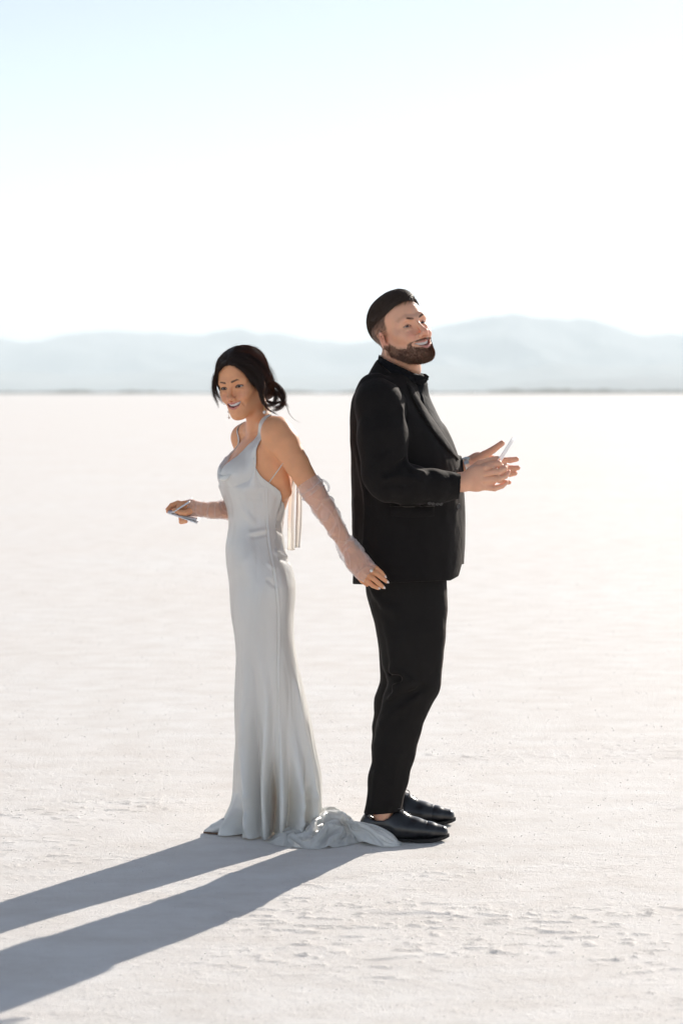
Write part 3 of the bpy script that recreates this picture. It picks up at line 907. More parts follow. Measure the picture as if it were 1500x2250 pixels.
        side = sstep(-.004, .004, hl + nz * .004)
        fade = sstep(-.015, .050, z + np.where(y < -.04, .05, 0)) ** 0.8
        side = side * np.clip(fade, 0, 1) * sstep(.0, .01, .0745 + .02 * (z > .02) - x * (np.abs(y + .01) < .03) * (z < .03))
        g = np.clip(np.maximum(np.maximum(dark, bd * (.62 + .4 * nz)), side * .93), 0, 1)
        nails = np.zeros(len(V))
        return np.column_stack([np.clip(lips, 0, 1), g, flush * (1 - g)])
    body = sdf_obj('body', s, M['skin'], root, vox=.0019, colfn=colfn, it=1)
    me = body.data
    V = np.empty(len(me.vertices) * 3, np.float32); me.vertices.foreach_get('co', V); V = V.reshape(-1, 3).astype(float)
    eyes_teeth(fr, root, None, M['eye'], M['iris'], M['pupil'], M['teeth'], M['mouth'], (.12, 1, .05))
    skin_head = Shape(); add_head(skin_head, fr, True)

    # ---------------- hair: longer top combed over, tight sides
    rng = np.random.default_rng(11)
    capsh = Shape(); capsh.ell((0, -.018, .0495), (.0775, .1000, .0865), fr=fr, k=.01); capsh.ell((0, .034, .058), (.060, .0535, .060), fr=fr, k=.02)
    capsh.ell((0, .030, .098), (.045, .045, .030), fr=fr, k=.03)
    capsh.add(lambda L: -(np.minimum(hairline(L) - .001, top_line(L)) + .004 * fbm(L * np.array([60, 60, 140]), 3, 3)), (-.2,) * 3, (.2,) * 3, 'i', .004, fr)
    capsh.prims[-1] = (capsh.prims[-1][0], np.array((-99,) * 3), np.array((99,) * 3), 'i', .004)
    hair = sdf_obj('hair', capsh, M['hair'], root, vox=.0022, it=1)
    hv = np.empty(len(hair.data.vertices) * 3, np.float32); hair.data.vertices.foreach_get('co', hv); hv = hv.reshape(-1, 3).astype(float)
    N = normal(capsh, hv); L = fr.loc(hv)
    outer = hv[(np.linalg.norm(L - np.array([0, -.018, .03]), axis=1) > .078)]
    P = outer[rng.integers(0, len(outer), 4600)]
    def flow(p): return np.tile(fr.R @ norm((.55, -1.0, -.15)), (len(p), 1))
    smooth_cap = Shape(); smooth_cap.ell((0, -.018, .0495), (.0775, .1000, .0865), fr=fr); smooth_cap.ell((0, .034, .058), (.060, .0535, .060), fr=fr, k=.02); smooth_cap.ell((0, .030, .098), (.045, .045, .030), fr=fr, k=.03)
    S = grow(smooth_cap, P, flow, .028, [.3, .25, .15, .05, .0, .0], n=6, seed=3, jitter=.24, step_off=.0008)
    strands_obj('hair_strands', S, .00052, M['hair'], hair, tip=.3)
    # cropped hair on the sides
    L = fr.loc(V)
    sel = V[(hairline(L) > .002) & (L[:, 2] > -.02) & (L[:, 2] < .075) & (np.abs(L[:, 0]) > .02)]
    sel = sel[rng.integers(0, len(sel), 2600)]
    Ls = fr.loc(sel); keep = rng.random(len(sel)) < np.clip((Ls[:, 2] + .03) / .07, 0.05, 1)
    sel = sel[keep]
    S = grow(skin_head, sel, lambda p: np.tile(fr.R @ norm((0, -.5, -1.0)), (len(p), 1)), .0055, .7, n=3, seed=5, jitter=.3, step_off=0)
    strands_obj('cropped_hair', S, .00030, M['hair'], hair)
    # ---------------- beard
    c = colfn(V)
    zl = fr.loc(V)
    m = (c[:, 1] > .18) & (zl[:, 2] < -.015) & (zl[:, 1] > -.015) & (zl[:, 2] > -.14)
    bp = V[m]; bl = zl[m]
    idx = rng.integers(0, len(bp), 8000)
    bp, bl = bp[idx], bl[idx]
    ln = np.interp(bl[:, 2], [-.12, -.10, -.06, -.03], [.0085, .0080, .0048, .0028]) * np.where(np.abs(bl[:, 2] + .0525) < .006, .8, 1)
    S = grow(skin_head, bp, lambda p: np.tile(fr.R @ norm((0, .35, -1.0)), (len(p), 1)), .0085, .75, n=4, seed=8, jitter=.35, step_off=.0002)
    S = S[:, :1] + (S - S[:, :1]) * (ln / .0085)[:, None, None]
    strands_obj('beard', S, .00036, M['beard'], root)
    # brows
    m = (c[:, 1] > .5) & (zl[:, 2] > .010) & (zl[:, 2] < .036) & (zl[:, 1] > .052)
    allb = V[m]
    for q in (-1, 1):
        bp = allb[np.sign(fr.loc(allb)[:, 0]) == q]
        if len(bp) < 5: continue
        bp = bp[rng.integers(0, len(bp), 170)]
        S = grow(skin_head, bp, lambda p: (np.column_stack([np.sign(fr.loc(p)[:, 0]), 0 * p[:, 0] - .4, 0 * p[:, 0] + .15])) @ fr.R.T, .006, .2, n=4, seed=9, jitter=.2, step_off=.0002)
        strands_obj('eyebrow', S, .00024, M['beard'], root)

    # ---------------- trousers
    t = Shape()
    near = [(895, 1256, -.055, .105), (893, 1292, -.070, .130), (902, 1345, -.10, .120), (905, 1400, -.12, .108), (907, 1455, -.13, .098), (912, 1500, -.135, .083), (892, 1545, -.14, .078),
            (874, 1600, -.145, .073), (862, 1650, -.15, .070), (850, 1710, -.155, .066), (839, 1788, -.16, .0605)]
    t.chain([W(a, b, c) for a, b, c, _ in near], [r for *_, r in near], k=.02, flat=(0, 1, 0), q=.80)
    far = [(895, 1256, .055, .105), (893, 1292, .070, .130), (900, 1340, .10, .122), (902, 1400, .11, .108), (900, 1455, .115, .098), (896, 1500, .12, .092), (876, 1545, .12, .083),
           (866, 1600, .12, .073), (860, 1640, .12, .066), (856, 1690, .12, .060), (850, 1760, .12, .056)]
    t.chain([W(a, b, c) for a, b, c, _ in far], [r for *_, r in far], k=.012, flat=(0, 1, 0), q=.80)
    t.chain([W(893, 1262, -.07), W(893, 1262, .07)], .10, k=.06)
    for a, amp, w in ((([(862, 1474, -.2), (880, 1480, -.215), (897, 1497, -.215)]), .010, .013), ([(862, 1508, -.2), (880, 1502, -.215), (897, 1497, -.215)], .009, .013),
                      ([(862, 1474, -.2), (872, 1452, -.205), (884, 1410, -.205), (888, 1385, -.2)], .008, .013), ([(845, 1345, -.15), (858, 1400, -.19), (864, 1462, -.2)], .008, .014),
                      ([(866, 1490, -.2), (876, 1492, -.21)], -.010, .011), ([(845, 1540, -.2), (875, 1515, -.21), (905, 1507, -.21)], .009, .016),
                      ([(848, 1552, -.2), (885, 1540, -.21), (925, 1510, -.2)], -.007, .016), ([(838, 1590, -.19), (870, 1560, -.21), (915, 1530, -.21)], .005, .018),
                      ([(860, 1760, -.2), (868, 1700, -.2), (872, 1660, -.2)], .005, .012), ([(820, 1770, -.2), (825, 1700, -.2)], .004, .012),
                      ([(805, 1290, -.14), (835, 1330, -.18), (870, 1345, -.2)], .006, .018), ([(842, 1455, -.05), (850, 1430, -.05)], -.006, .012),
                      ([(832, 1498, .02), (850, 1490, -.02)], .008, .012), ([(828, 1540, .03), (850, 1512, 0)], -.006, .011), ([(845, 1475, -.1), (862, 1477, -.17)], -.010, .010)):
        fold(t, a, amp * 1.5, w)
    lo, hi = t.bounds()
    wrinkle(t, lo, hi, .0075, (8, 8, 4.5), 3, 3)
    half(t, W(839, 1784, -.16), (-.13, 0, -1))
    t.prims[-1] = (lambda P, a=W(839, 1784, -.16), b=W(852, 1762, .12): np.where(P[:, 1] < 7.47, (P - a) @ norm((.10, 0, -1)), (P - b) @ norm((.10, 0, -1))), *t.prims[-1][1:])
    # hollow bottoms
    t.chain([W(839, 1800, -.16), W(846, 1752, -.157)], [.046, .045], op='s', k=.002, flat=(0, 1, 0), q=.8)
    t.chain([W(849, 1776, .12), W(853, 1730, .12)], [.043, .043], op='s', k=.002, flat=(0, 1, 0), q=.8)
    trousers = sdf_obj('trousers', t, M['trouser'], root, vox=.0032, it=1)

    # ---------------- jacket
    def zx(py): return W(900, py)[2]
    def X(px): return W(px, 1200)[0]
    rows = [(816, 834, 905, .075, 0), (824, 822, 912, .100, 0), (836, 803, 918, .150, 0), (850, 789, 926, .178, 0), (868, 779, 934, .193, 0), (900, 772, 948, .200, 0), (950, 770, 981, .205, 0),
            (1000, 771, 1001, .205, 0), (1050, 772, 1011, .203, 0), (1112, 775, 1017, .200, 0), (1160, 777, 1019, .203, 0), (1200, 778, 1019, .206, 0), (1240, 779, 1017, .208, 0), (1290, 779, 1012, .210, 0)]
    j = Shape()
    fn, lo, hi = table_fn([(zx(y), X(a), X(b), w, 7.5, 14, 2.35) for y, a, b, w, _ in rows])
    j.add(fn, lo, hi, 'u', .02)
    j.chain([W(822, 862, -.14), W(832, 890, -.19), W(838, 960, -.232), W(846, 1040, -.262), W(855, 1058, -.265)], [.062, .079, .084, .073, .070], k=.022)
    j.chain([W(855, 1058, -.265), W(900, 1066, -.25), W(950, 1070, -.225), W(1008, 1067, -.185)], [.068, .066, .059, .0455], k=.012)
    j.chain([W(835, 862, .14), W(845, 890, .17), W(850, 960, .22), W(862, 1040, .25), W(872, 1055, .25)], [.062, .078, .080, .070, .068], k=.022)
    j.chain([W(872, 1055, .25), W(950, 1050, .16), W(1008, 1030, .05)], [.066, .056, .042], k=.012)
    # deep fold in the crook of the arm, sleeve folds, back drape, chest pull lines
    for a, amp, w in (([(884, 1012, -.29), (868, 1028, -.33), (850, 1040, -.34)], -.018, .012), ([(890, 1022, -.28), (906, 1034, -.30), (928, 1040, -.29)], .012, .010),
                      ([(880, 1006, -.29), (862, 1012, -.31), (840, 1018, -.32)], .010, .012), ([(846, 1052, -.34), (872, 1046, -.33), (900, 1050, -.32), (925, 1058, -.3)], .010, .011),
                      ([(838, 1068, -.34), (862, 1062, -.34), (885, 1066, -.33)], -.009, .010), ([(820, 1050, -.31), (832, 1020, -.33), (850, 1000, -.33)], .008, .014),
                      ([(905, 1052, -.31), (925, 1072, -.3), (940, 1095, -.29)], .006, .012), ([(800, 930, -.26), (812, 980, -.29), (822, 1040, -.3)], .007, .016),
                      ([(885, 900, -.24), (876, 950, -.27), (870, 990, -.3)], .006, .016), ([(790, 990, -.12), (800, 1080, -.15), (792, 1180, -.15), (800, 1270, -.15)], .010, .016),
                      ([(808, 1075, -.17), (818, 1130, -.18), (812, 1210, -.18), (804, 1280, -.18)], -.014, .011), ([(782, 1100, -.08), (786, 1280, -.08)], .006, .016),
                      ([(815, 1072, -.2), (840, 1090, -.22), (900, 1100, -.21)], -.006, .014), ([(935, 1130, -.2), (938, 1275, -.2)], .003, .022), ([(975, 1100, -.15), (972, 1270, -.15)], .003, .02),
                      ([(800, 858, -.12), (812, 842, -.16), (840, 834, -.17), (870, 842, -.17), (886, 866, -.17), (893, 905, -.19), (890, 960, -.21)], -.0035, .0045)):
        fold(j, a, amp, w)
    lo, hi = j.bounds()
    wrinkle(j, lo, hi, .0080, (8, 8, 5), 13, 3)
    # sleeve ends, hem
    def hem(P):
        y = np.interp(P[:, 0], [X(777), X(800), X(900), X(985), X(1005), X(1013)], [1284, 1285, 1279, 1276, 1266, 1240])
        return W(0, 0)[2] * 0 + (HCAM + (HOR - y) / FPX * P[:, 1] * 1.0006) - P[:, 2]
    j.add(hem, (-99,) * 3, (99,) * 3, 'i', .004)
    cn, cf = W(1011, 1064, -.185), W(1016, 1026, .045)
    j.add(lambda P: np.where(P[:, 0] > X(1000), np.minimum(np.linalg.norm(P - cn, axis=1) - .08, 9), 9), (0, 0, 0), (0, 0, 0), 'n', 0) if False else None
    sl = Shape()
    def cuff_cut(P):
        near = (P[:, 1] < 7.385) & (np.abs(P[:, 2] - cn[2]) < .075)
        farm = (P[:, 1] >= 7.5) & (np.abs(P[:, 2] - cf[2]) < .06) & (P[:, 0] > X(1005))
        return np.where(near, (P - cn) @ norm((1, -.05, -.06)), np.where(farm, (P - cf) @ norm((1, 0, .1)), -.05))
    j.add(cuff_cut, (-99,) * 3, (99,) * 3, 'i', 0)
    j.chain([W(1030, 1066, -.182), W(985, 1068, -.195)], [.039, .043], op='s', k=.002)
    # inside of the jacket below the waist, open at the bottom
    fn2, lo2, hi2 = table_fn([(zx(1330), X(803), X(990), .180, 7.5, 14, 2.35), (zx(1262), X(803), X(990), .180, 7.5, 14, 2.35), (zx(1250), X(830), X(970), .14, 7.5, 14, 2.35)])
    j.add(fn2, lo2, hi2, 's', .004)
    jacket = sdf_obj('jacket', j, M['wool'], root, vox=.0030, it=1)

    # ---------------- lapels, collars, pocket flap, seams: cloth strips laid on the jacket
    def on_jacket(pts, n, off, dback=.5):
        P = np.array([W(*p) for p in pts]); P = curve_pts(P, n)
        D = np.array([0, 1.0, 0]); st = P.copy(); st[:, 1] = 6.95
        Q, hit = cast(j, st, D, tmax=.8)
        Q[~hit] = P[~hit]
        Q[:, 1] -= off
        return Q
    def strip(name, e0, e1, mat, parent, thick, n=50, m=6, bulge=.004, curve=None):
        A, B = curve_pts(e0, n), curve_pts(e1, n)
        u = np.linspace(0, 1, m)
        V = A[:, None] * (1 - u)[None, :, None] + B[:, None] * u[None, :, None]
        V[..., 1] -= bulge * np.sin(u * math.pi)[None, :]
        o = mesh_np(name, V.reshape(-1, 3), grid_quads(n, m), mat=mat, parent=parent)
        solidify(o, thick); return o
    def patch_on(name, outline_a, outline_b, thick, parent, off=.003, n=50, m=8, bul=.003):
        """Strip between two photo-pixel lines, following the jacket surface."""
        A = curve_pts(np.array([(a, b, 0) for a, b in outline_a], float), n); B = curve_pts(np.array([(a, b, 0) for a, b in outline_b], float), n)
        V = []
        for k in range(m):
            u = k / (m - 1); C = A * (1 - u) + B * u
            P = np.array([W(a, b, -.4) for a, b, _ in C]); Dd = P - np.array([0, 0, HCAM]); Dd /= np.linalg.norm(Dd, axis=1, keepdims=True)
            Q, hit = cast(j, P, Dd, tmax=.75)
            Q = Q - Dd * (off + bul * math.sin(u * math.pi))
            if (~hit).any() and hit.any():
                good = np.where(hit)[0]
                for i in np.where(~hit)[0]:
                    g = good[np.argmin(abs(good - i))]; t = (Q[g] - np.array([0, 0, HCAM]))[1] / Dd[i][1]
                    Q[i] = np.array([0, 0, HCAM]) + Dd[i] * t
            V.append(Q)
        V = np.stack(V, 1).reshape(-1, 3)
        o = mesh_np(name, V, grid_quads(n, m), mat=M['wool'], parent=parent); solidify(o, thick); return o
    patch_on('lapel', [(906, 852), (925, 883), (948, 917), (975, 958), (996, 990), (1007, 1008)], [(893, 838), (903, 868), (922, 905), (950, 947), (978, 983), (1006, 1010)], .0035, jacket, off=.006, bul=.006)
    patch_on('pocket_flap', [(858, 1112), (905, 1113), (953, 1112)], [(858, 1134), (905, 1137), (953, 1134)], .002, jacket, off=.002, n=30)
    patch_on('pocket_welt', [(856, 1109), (905, 1110), (955, 1108)], [(856, 1113), (905, 1114), (955, 1112)], .003, jacket, off=.004, n=30, m=3)
    # shirt: chest and collar
    sh = Shape()
    fnS, loS, hiS = table_fn([(zx(1010), X(800), X(1003), .16, 7.5, 14, 2.2), (zx(950), X(800), X(980), .16, 7.5, 14, 2.2), (zx(900), X(810), X(955), .15, 7.5, 14, 2.2), (zx(865), X(825), X(941), .11, 7.5, 14, 2.1),
                              (zx(845), X(832), X(938), .080, 7.5, 14, 2.0), (zx(822), X(835), X(928), .070, 7.49, 14, 2.0)])
    sh.add(fnS, loS, hiS, 'u', .01)
    for a, amp, w in (([(938, 842, -.05), (934, 856, -.07), (930, 880, -.09)], .006, .008), ([(944, 850, -.02), (938, 868, -.05)], -.006, .007)): fold(sh, a, amp, w)
    shirt = sdf_obj('shirt', sh, M['shirt'], root, vox=.003, it=1)
    def collar(name, rows, mat, parent, thick, n=60, gap=0.0):
        """rows of ring keys from top to bottom; each ring: back point, front point (px,py), half width, lift."""
        V = []
        th = np.linspace(gap, 2 * math.pi - gap, n)
        for (bx, by), (fx_, fy), w, dc in rows:
            B, F = W(bx, by, 0), W(fx_, fy, 0)
            yaw = math.radians(14)
            c = (B + F) / 2; h = (F - B) / 2
            u = (np.sign(np.cos(th)) * np.abs(np.cos(th)) ** .75)[:, None]; v = (np.sign(np.sin(th)) * np.abs(np.sin(th)) ** .75)[:, None]
            ax = np.array([h[0] * math.cos(yaw), -h[0] * math.sin(yaw), h[2]])
            lat = np.array([math.sin(yaw), math.cos(yaw), 0]) * w
            V.append(c + np.array([0, dc, 0]) + u * ax + v * lat)
        V = np.stack(V, 0)
        o = mesh_np(name, V.reshape(-1, 3), grid_quads(len(rows), n), mat=mat, parent=parent); solidify(o, thick); return o
    collar('shirt_collar', [((834, 780), (920, 823), .070, -.010), ((833, 784), (925, 825), .073, -.010), ((831, 799), (932, 832), .084, -.006), ((829, 816), (937, 846), .094, 0)], M['shirt'], shirt, .003, gap=.16)
    collar('jacket_collar', [((832, 791), (908, 848), .090, 0), ((829, 795), (907, 851), .098, 0), ((821, 811), (905, 860), .122, 0), ((816, 822), (905, 868), .134, 0)], M['wool'], jacket, .005, gap=.55)
    for q, nm in ((((936, 828, -.075), (941, 833, -.065), (929, 846, -.075), (914, 836, -.090), (908, 822, -.085)), 'collar_point'), (((942, 828, .02), (935, 822, .02), (918, 820, .03), (926, 838, .01), (936, 842, .0)), 'collar_point')):
        P = WL(q); c = np.mean(P, 0) + np.array([0, -.006, 0])
        V = np.array([c] + P); T = [(0, i, i % 5 + 1) for i in range(1, 6)]
        o = mesh_np(nm, V, tris=T, mat=M['shirt'], parent=shirt, smooth=False); solidify(o, .003)
    # buttons
    def button(name, px, py, r, parent, target=j, mat=None):
        P = W(px, py, -.42); D = norm(P - np.array([0, 0, HCAM]))
        Q, hit = cast(target, P[None], D[None], tmax=.75); q = Q[0]
        N = normal(target, q[None])[0]; N = norm(N * .6 - D * .4) if hit[0] else -D
        a = norm(np.cross(N, (0.1, 0, 1))); b = np.cross(N, a)
        prof = [(0, .0022), (.35, .0020), (.6, .0018), (.72, .0030), (.92, .0032), (1.0, .0018), (1.0, 0)]
        th = np.linspace(0, 2 * math.pi, 25)[:-1]
        V = np.array([q + N * (h + .001) + r * k * (math.cos(t) * a + math.sin(t) * b) for k, h in prof for t in th])
        o = mesh_np(name, V, grid_quads(len(prof), 24, True), mat=mat or M['button'], parent=parent)
        return o
    button('button', 1006, 1113, .0105, jacket)
    button('button', 1001, 1036, .0095, jacket)
    for bx, by in ((943, 1106), (951, 1107), (960, 1107.5), (968, 1107.5)): button('cuff_button', bx, by - 1, .0062, jacket)
    for bx, by in ((927, 837), (911, 847)): button('shirt_button', bx, by, .0050, shirt, target=sh)

    # ---------------- watch on the far wrist
    wc = W(1024, 1023, .035); axis = norm(W(1040, 1018, .037) - wc); a = norm(np.cross(axis, (0, 1, .2))); b = np.cross(axis, a)
    links = []
    th = np.linspace(0, 2 * math.pi, 49)[:-1]
    V = []
    for u, rr in ((-.009, .0262), (-.0088, .0285), (-.0045, .0290), (0, .0291), (.0045, .0290), (.0088, .0285), (.009, .0262)):
        rad = rr + .0006 * (np.arange(48) % 3 == 0)
        V.append(wc + axis * u + (np.cos(th)[:, None] * a + np.sin(th)[:, None] * b) * rad[:, None])
    watch = mesh_np('watch_strap', np.concatenate(V), grid_quads(7, 48, True), mat=M['metal'], parent=root, smooth=False)
    fc = wc + norm(np.array([0, -.35, 1.0])) * .0262
    zN = norm((0, -.35, 1)); xa = norm(np.cross(zN, axis)); ya = np.cross(zN, xa)
    prof = [(0, .002), (.75, .002), (.8, .0028), (.95, .0025), (1.0, .001), (1.0, -.004)]
    th = np.linspace(0, 2 * math.pi, 33)[:-1]
    V = np.array([fc + zN * h + .0120 * k * (math.cos(q) * xa + math.sin(q) * ya) for k, h in prof for q in th])
    mesh_np('watch_case', V, grid_quads(6, 32, True), mat=M['metal'], parent=watch)

    # ---------------- shoes
    def shoe(toe, heel, dz, dc, name='shoe'):
        """toe, heel: photo x at ground; dc: depth of the mid line."""
        T, Hh = np.array([W(toe, 1850, dc)[0], Y0 + dc]), np.array([W(heel, 1850, dc)[0], Y0 + dc + (.0)])
        L = np.linalg.norm(T - Hh); R = np.array([[1.0, 0, 0], [0, 1.0, 0], [0, 0, 1.0]])
        f2 = Frame((Hh[0], Hh[1], 0), R, L / .31)
        s2 = Shape()
        s2.chain([(.035, 0, .052), (.085, 0, .050), (.13, 0, .045)], [.036, .037, .038], fr=f2, k=.02, flat=(0, 1, 0), q=.92)
        s2.chain([(.13, 0, .047), (.19, 0, .040), (.240, -.004, .035), (.280, -.004, .031)], [.040, .0385, .0300, .0215], fr=f2, k=.02, flat=(0, 1, 0), q=1.18)
        s2.chain([(.045, 0, .075), (.085, 0, .078), (.130, 0, .068)], [.030, .033, .034], fr=f2, k=.02, flat=(0, 1, 0), q=.95)
        s2.chain([(.10, 0, .080), (.135, 0, .075), (.165, 0, .062)], [.022, .022, .020], fr=f2, k=.02)
        s2.add(lambda P: (.0105 + .010 * np.clip((P[:, 0] - .22) / .09, 0, 1) ** 2) - P[:, 2], (-.2,) * 3, (.4,) * 3, 'i', .003, f2)
        s2.prims[-1] = (s2.prims[-1][0], np.array((-99,) * 3), np.array((99,) * 3), 'i', .003)
        # opening of the shoe: slants down from the laces to the side, up again at the heel
        s2.add(lambda P: P[:, 2] - np.interp(P[:, 0], [-.01, .02, .05, .08, .105, .13, .2], [.094, .090, .074, .074, .086, .120, .120]), (-.2,) * 3, (.4,) * 3, 'i', .002, f2)
        s2.prims[-1] = (s2.prims[-1][0], np.array((-99,) * 3), np.array((99,) * 3), 'i', .002)
        s2.chain([(.055, 0, .115), (.060, 0, .060)], [.033, .026], op='s', fr=f2, k=.003, flat=(0, 1, 0), q=.85)
        s2.add(lambda P: .0012 * np.exp(-((P[:, 0] - .232 + P[:, 1] ** 2 * 6) / .0016) ** 2), (.2, -.05, .0), (.26, .05, .1), 'd', 0, f2)
        up = sdf_obj(name, s2, M['leather'], root, vox=.0022, it=1)
        # sole with welt and heel block
        n = 90; x = np.linspace(.0, .306, n)
        w = np.interp(x, [0, .004, .02, .05, .10, .15, .20, .235, .265, .29, .302, .306], [.004, .018, .031, .034, .030, .036, .0465, .046, .038, .024, .011, .003])
        zt = .0115 + .012 * np.clip((x - .2) / .106, 0, 1) ** 2; zb = np.clip(.0 + .014 * np.clip((x - .21) / .096, 0, 1) ** 2, 0, 1)
        zb = np.where((x > .075) & (x < .19), np.maximum(zb, .007 * np.sin(np.clip((x - .075) / .115, 0, 1) * math.pi)), zb)
        ring = []
        for yy, zz in ((-1, zb), (-1.0, zt), (-.93, zt + .001), (.93, zt + .001), (1, zt), (1, zb)):
            ring.append(np.stack([x, yy * w - .003 * (x > .18), zz], -1))
        V = np.stack(ring, 1).reshape(-1, 3)
        sole = mesh_np('sole', f2.world(V), grid_quads(n, 6, True), mat=M['sole'], parent=up, smooth=False)
        # laces: cross bars and a bow
        for i in range(5):
            x0 = .118 + i * .0125
            pts = []
            for yy in np.linspace(-.017, .017, 9):
                p = f2.world((x0 + .004 * math.cos(yy * 90), yy, .14))
                q, h = cast(s2, p[None], np.array([[0, 0, -1.0]]), tmax=.2)
                pts.append(q[0] + np.array([0, 0, .0018]))
            tube_obj('lace', pts, .0017, M['lace'], up, n=18, sides=6)
        k = f2.world((.112, 0, .103))
        for sy in (-1, 1):
            tube_obj('lace', [k, k + np.array([.012, sy * .022, .012]), k + np.array([.034, sy * .034, .006]), k + np.array([.036, sy * .024, -.008]), k + np.array([.008, sy * .006, 0])], .0015, M['lace'], up, n=26, sides=6)
            tube_obj('lace', [k, k + np.array([-.004, sy * .018, .016]), k + np.array([-.012, sy * .034, .012])], .0013, M['lace'], up, n=14, sides=6)
        return up
    shoe(989, 790, 0, -.165)
    shoe(1003, 806, 0, .115)
    return root, j, fr

def hairline(L):
    """> 0 where scalp hair grows (local head coordinates)."""
    x, y, z = np.abs(L[:, 0]), L[:, 1], L[:, 2]
    # front edge: high on the forehead, square temple corner, then down in front of the ear
    yf = np.interp(z, [-.20, -.015, .0, .02, .045, .060, .074, .090, .12], [-.02, -.006, .012, .020, .026, .034, .060, .082, .10])
    a = yf - y
    low = z - np.interp(y, [-.12, -.06, -.035, -.01, .02], [-.065, -.060, -.045, -.02, -.03])
    return np.minimum(a, low) * .8
def top_line(L):
    """> 0 for the longer hair on top."""
    x, y, z = np.abs(L[:, 0]), L[:, 1], L[:, 2]
    return (z - np.interp(y, [-.12, -.08, -.03, .03, .07], [.010, .035, .052, .066, .070])) * .8

def build_booklet(name, corners, thick, mat, label, open_angle=None, second=1.0, pages=(.3, .6)):
    """A slim folded booklet: two covers and inner pages hinged on one long edge."""
    P = [np.array(c, float) for c in corners]       # spine start, spine end, free end, free start
    root = empty(name, np.mean(P, 0), label, 'booklet')
    N = norm(np.cross(P[1] - P[0], P[3] - P[0]))
    def leaf(nm, swing, t, shrink):
        n, m = 12, 14
        u, v = np.linspace(0, 1, n), np.linspace(0, shrink, m)
        V = []
        for a in u:
            S = P[0] * (1 - a) + P[1] * a; F = P[3] * (1 - a) + P[2] * a; e = F - S
            for b in v:
                ang = swing * (1 - math.exp(-b * 5))
                V.append(S + e * b * math.cos(ang) + N * np.linalg.norm(e) * b * math.sin(ang))
        o = mesh_np(nm, V, grid_quads(n, m), mat=mat, parent=root); solidify(o, t); return o
    leaf('cover', 0.0, thick, 1.0)
    leaf('cover', open_angle if open_angle else .04, thick, second)
    for q in pages: leaf('page', (open_angle if open_angle else .04) * q, thick * .4, .96)
    return root

# ================================================================== THE WOMAN
def project(P):
    """World points -> photo pixels (used only to lay out folds while modelling)."""
    Q = P - np.array([0, 0, HCAM])
    dep = Q[:, 1] * _cp - Q[:, 2] * _sp
    return 750 + FPX * Q[:, 0] / dep, 1125 - FPX * (Q[:, 1] * _sp + Q[:, 2] * _cp) / dep

def woman_hairline(L):
    x, y, z = np.abs(L[:, 0]), L[:, 1], L[:, 2]
    zl = np.interp(x, [0, .012, .030, .045, .056, .064, .072], [.0810, .0810, .076, .060, .040, .010, -.020])
    yb = np.interp(z, [-.08, -.05, -.02, .03], [-.055, -.02, .015, .030])
    low = z - np.interp(y, [-.12, -.05, -.02, .03], [-.085, -.070, -.045, -.02])
    return np.minimum(np.maximum(z - zl, yb - y), low) * .8

def loft(name, pts, ra, rb, mat, parent, n=90, m=28, disp=None, axis=(0, 1, 0), uvs=False):
    """Open tube around a path; ra = half width across, rb = half depth along axis."""
    C = curve_pts(pts, n); t = np.linspace(0, 1, n)
    ra = np.interp(t, np.linspace(0, 1, len(ra)), ra); rb = np.interp(t, np.linspace(0, 1, len(rb)), rb)
    T = np.gradient(C, axis=0); T /= np.linalg.norm(T, axis=1, keepdims=True)
    A = np.cross(T, np.asarray(axis, float)); A /= np.linalg.norm(A, axis=1, keepdims=True); B = np.cross(T, A)
    th = np.linspace(0, 2 * math.pi, m + 1)[:-1]
    V = C[:, None] + (np.cos(th)[None, :, None] * A[:, None] * ra[:, None, None] + np.sin(th)[None, :, None] * B[:, None] * rb[:, None, None])
    if disp is not None:
        D = V - C[:, None]; D /= np.linalg.norm(D, axis=2, keepdims=True)
        V = V + D * disp(t[:, None] * np.ones(m), th[None, :] * np.ones((n, 1)), V)[..., None]
    return mesh_np(name, V.reshape(-1, 3), grid_quads(n, m, True), mat=mat, parent=parent)

def bundle(pts, spread, count, seed, wave=.0, clump=.5, n=22, push=None, loose=.15):
    """A lock of hair: strands around a guide that fan out by spread along its length."""
    rng = np.random.default_rng(seed)
    G = curve_pts(pts, n); t = np.linspace(0, 1, n)
    sp = np.interp(t, np.linspace(0, 1, len(spread)), spread)
    T = np.gradient(G, axis=0); T /= np.linalg.norm(T, axis=1, keepdims=True)
    A = np.cross(T, (0, 1, 0.01)); A /= np.linalg.norm(A, axis=1, keepdims=True); B = np.cross(T, A)
    out = []
    for i in range(count):
        a, b = rng.normal(size=2) * .55; ph = rng.uniform(0, 6.28); f = rng.uniform(1.0, 2.2)
        wa = wave * np.sin(f * 6.28 * t + ph) * t
        g = G + A * (a * sp + wa)[:, None] + B * (b * sp + wave * .6 * np.cos(f * 6 * t + ph) * t)[:, None]
        g += (A * rng.normal() + B * rng.normal()) * (sp * loose * t ** 2)[:, None]
        k = int(n * rng.uniform(.78, 1.0)); out.append(curve_pts(g[:max(k, 5)], n))
    S = np.array(out)
    if push is not None:
        sh, off = push
        P = S.reshape(-1, 3)
        for _ in range(2):
            d = sh(P); ins = d < off
            if ins.any():
                N = normal(sh, P[ins]); P[ins] += N * (off - d[ins])[:, None]
        S = P.reshape(S.shape)
    return S

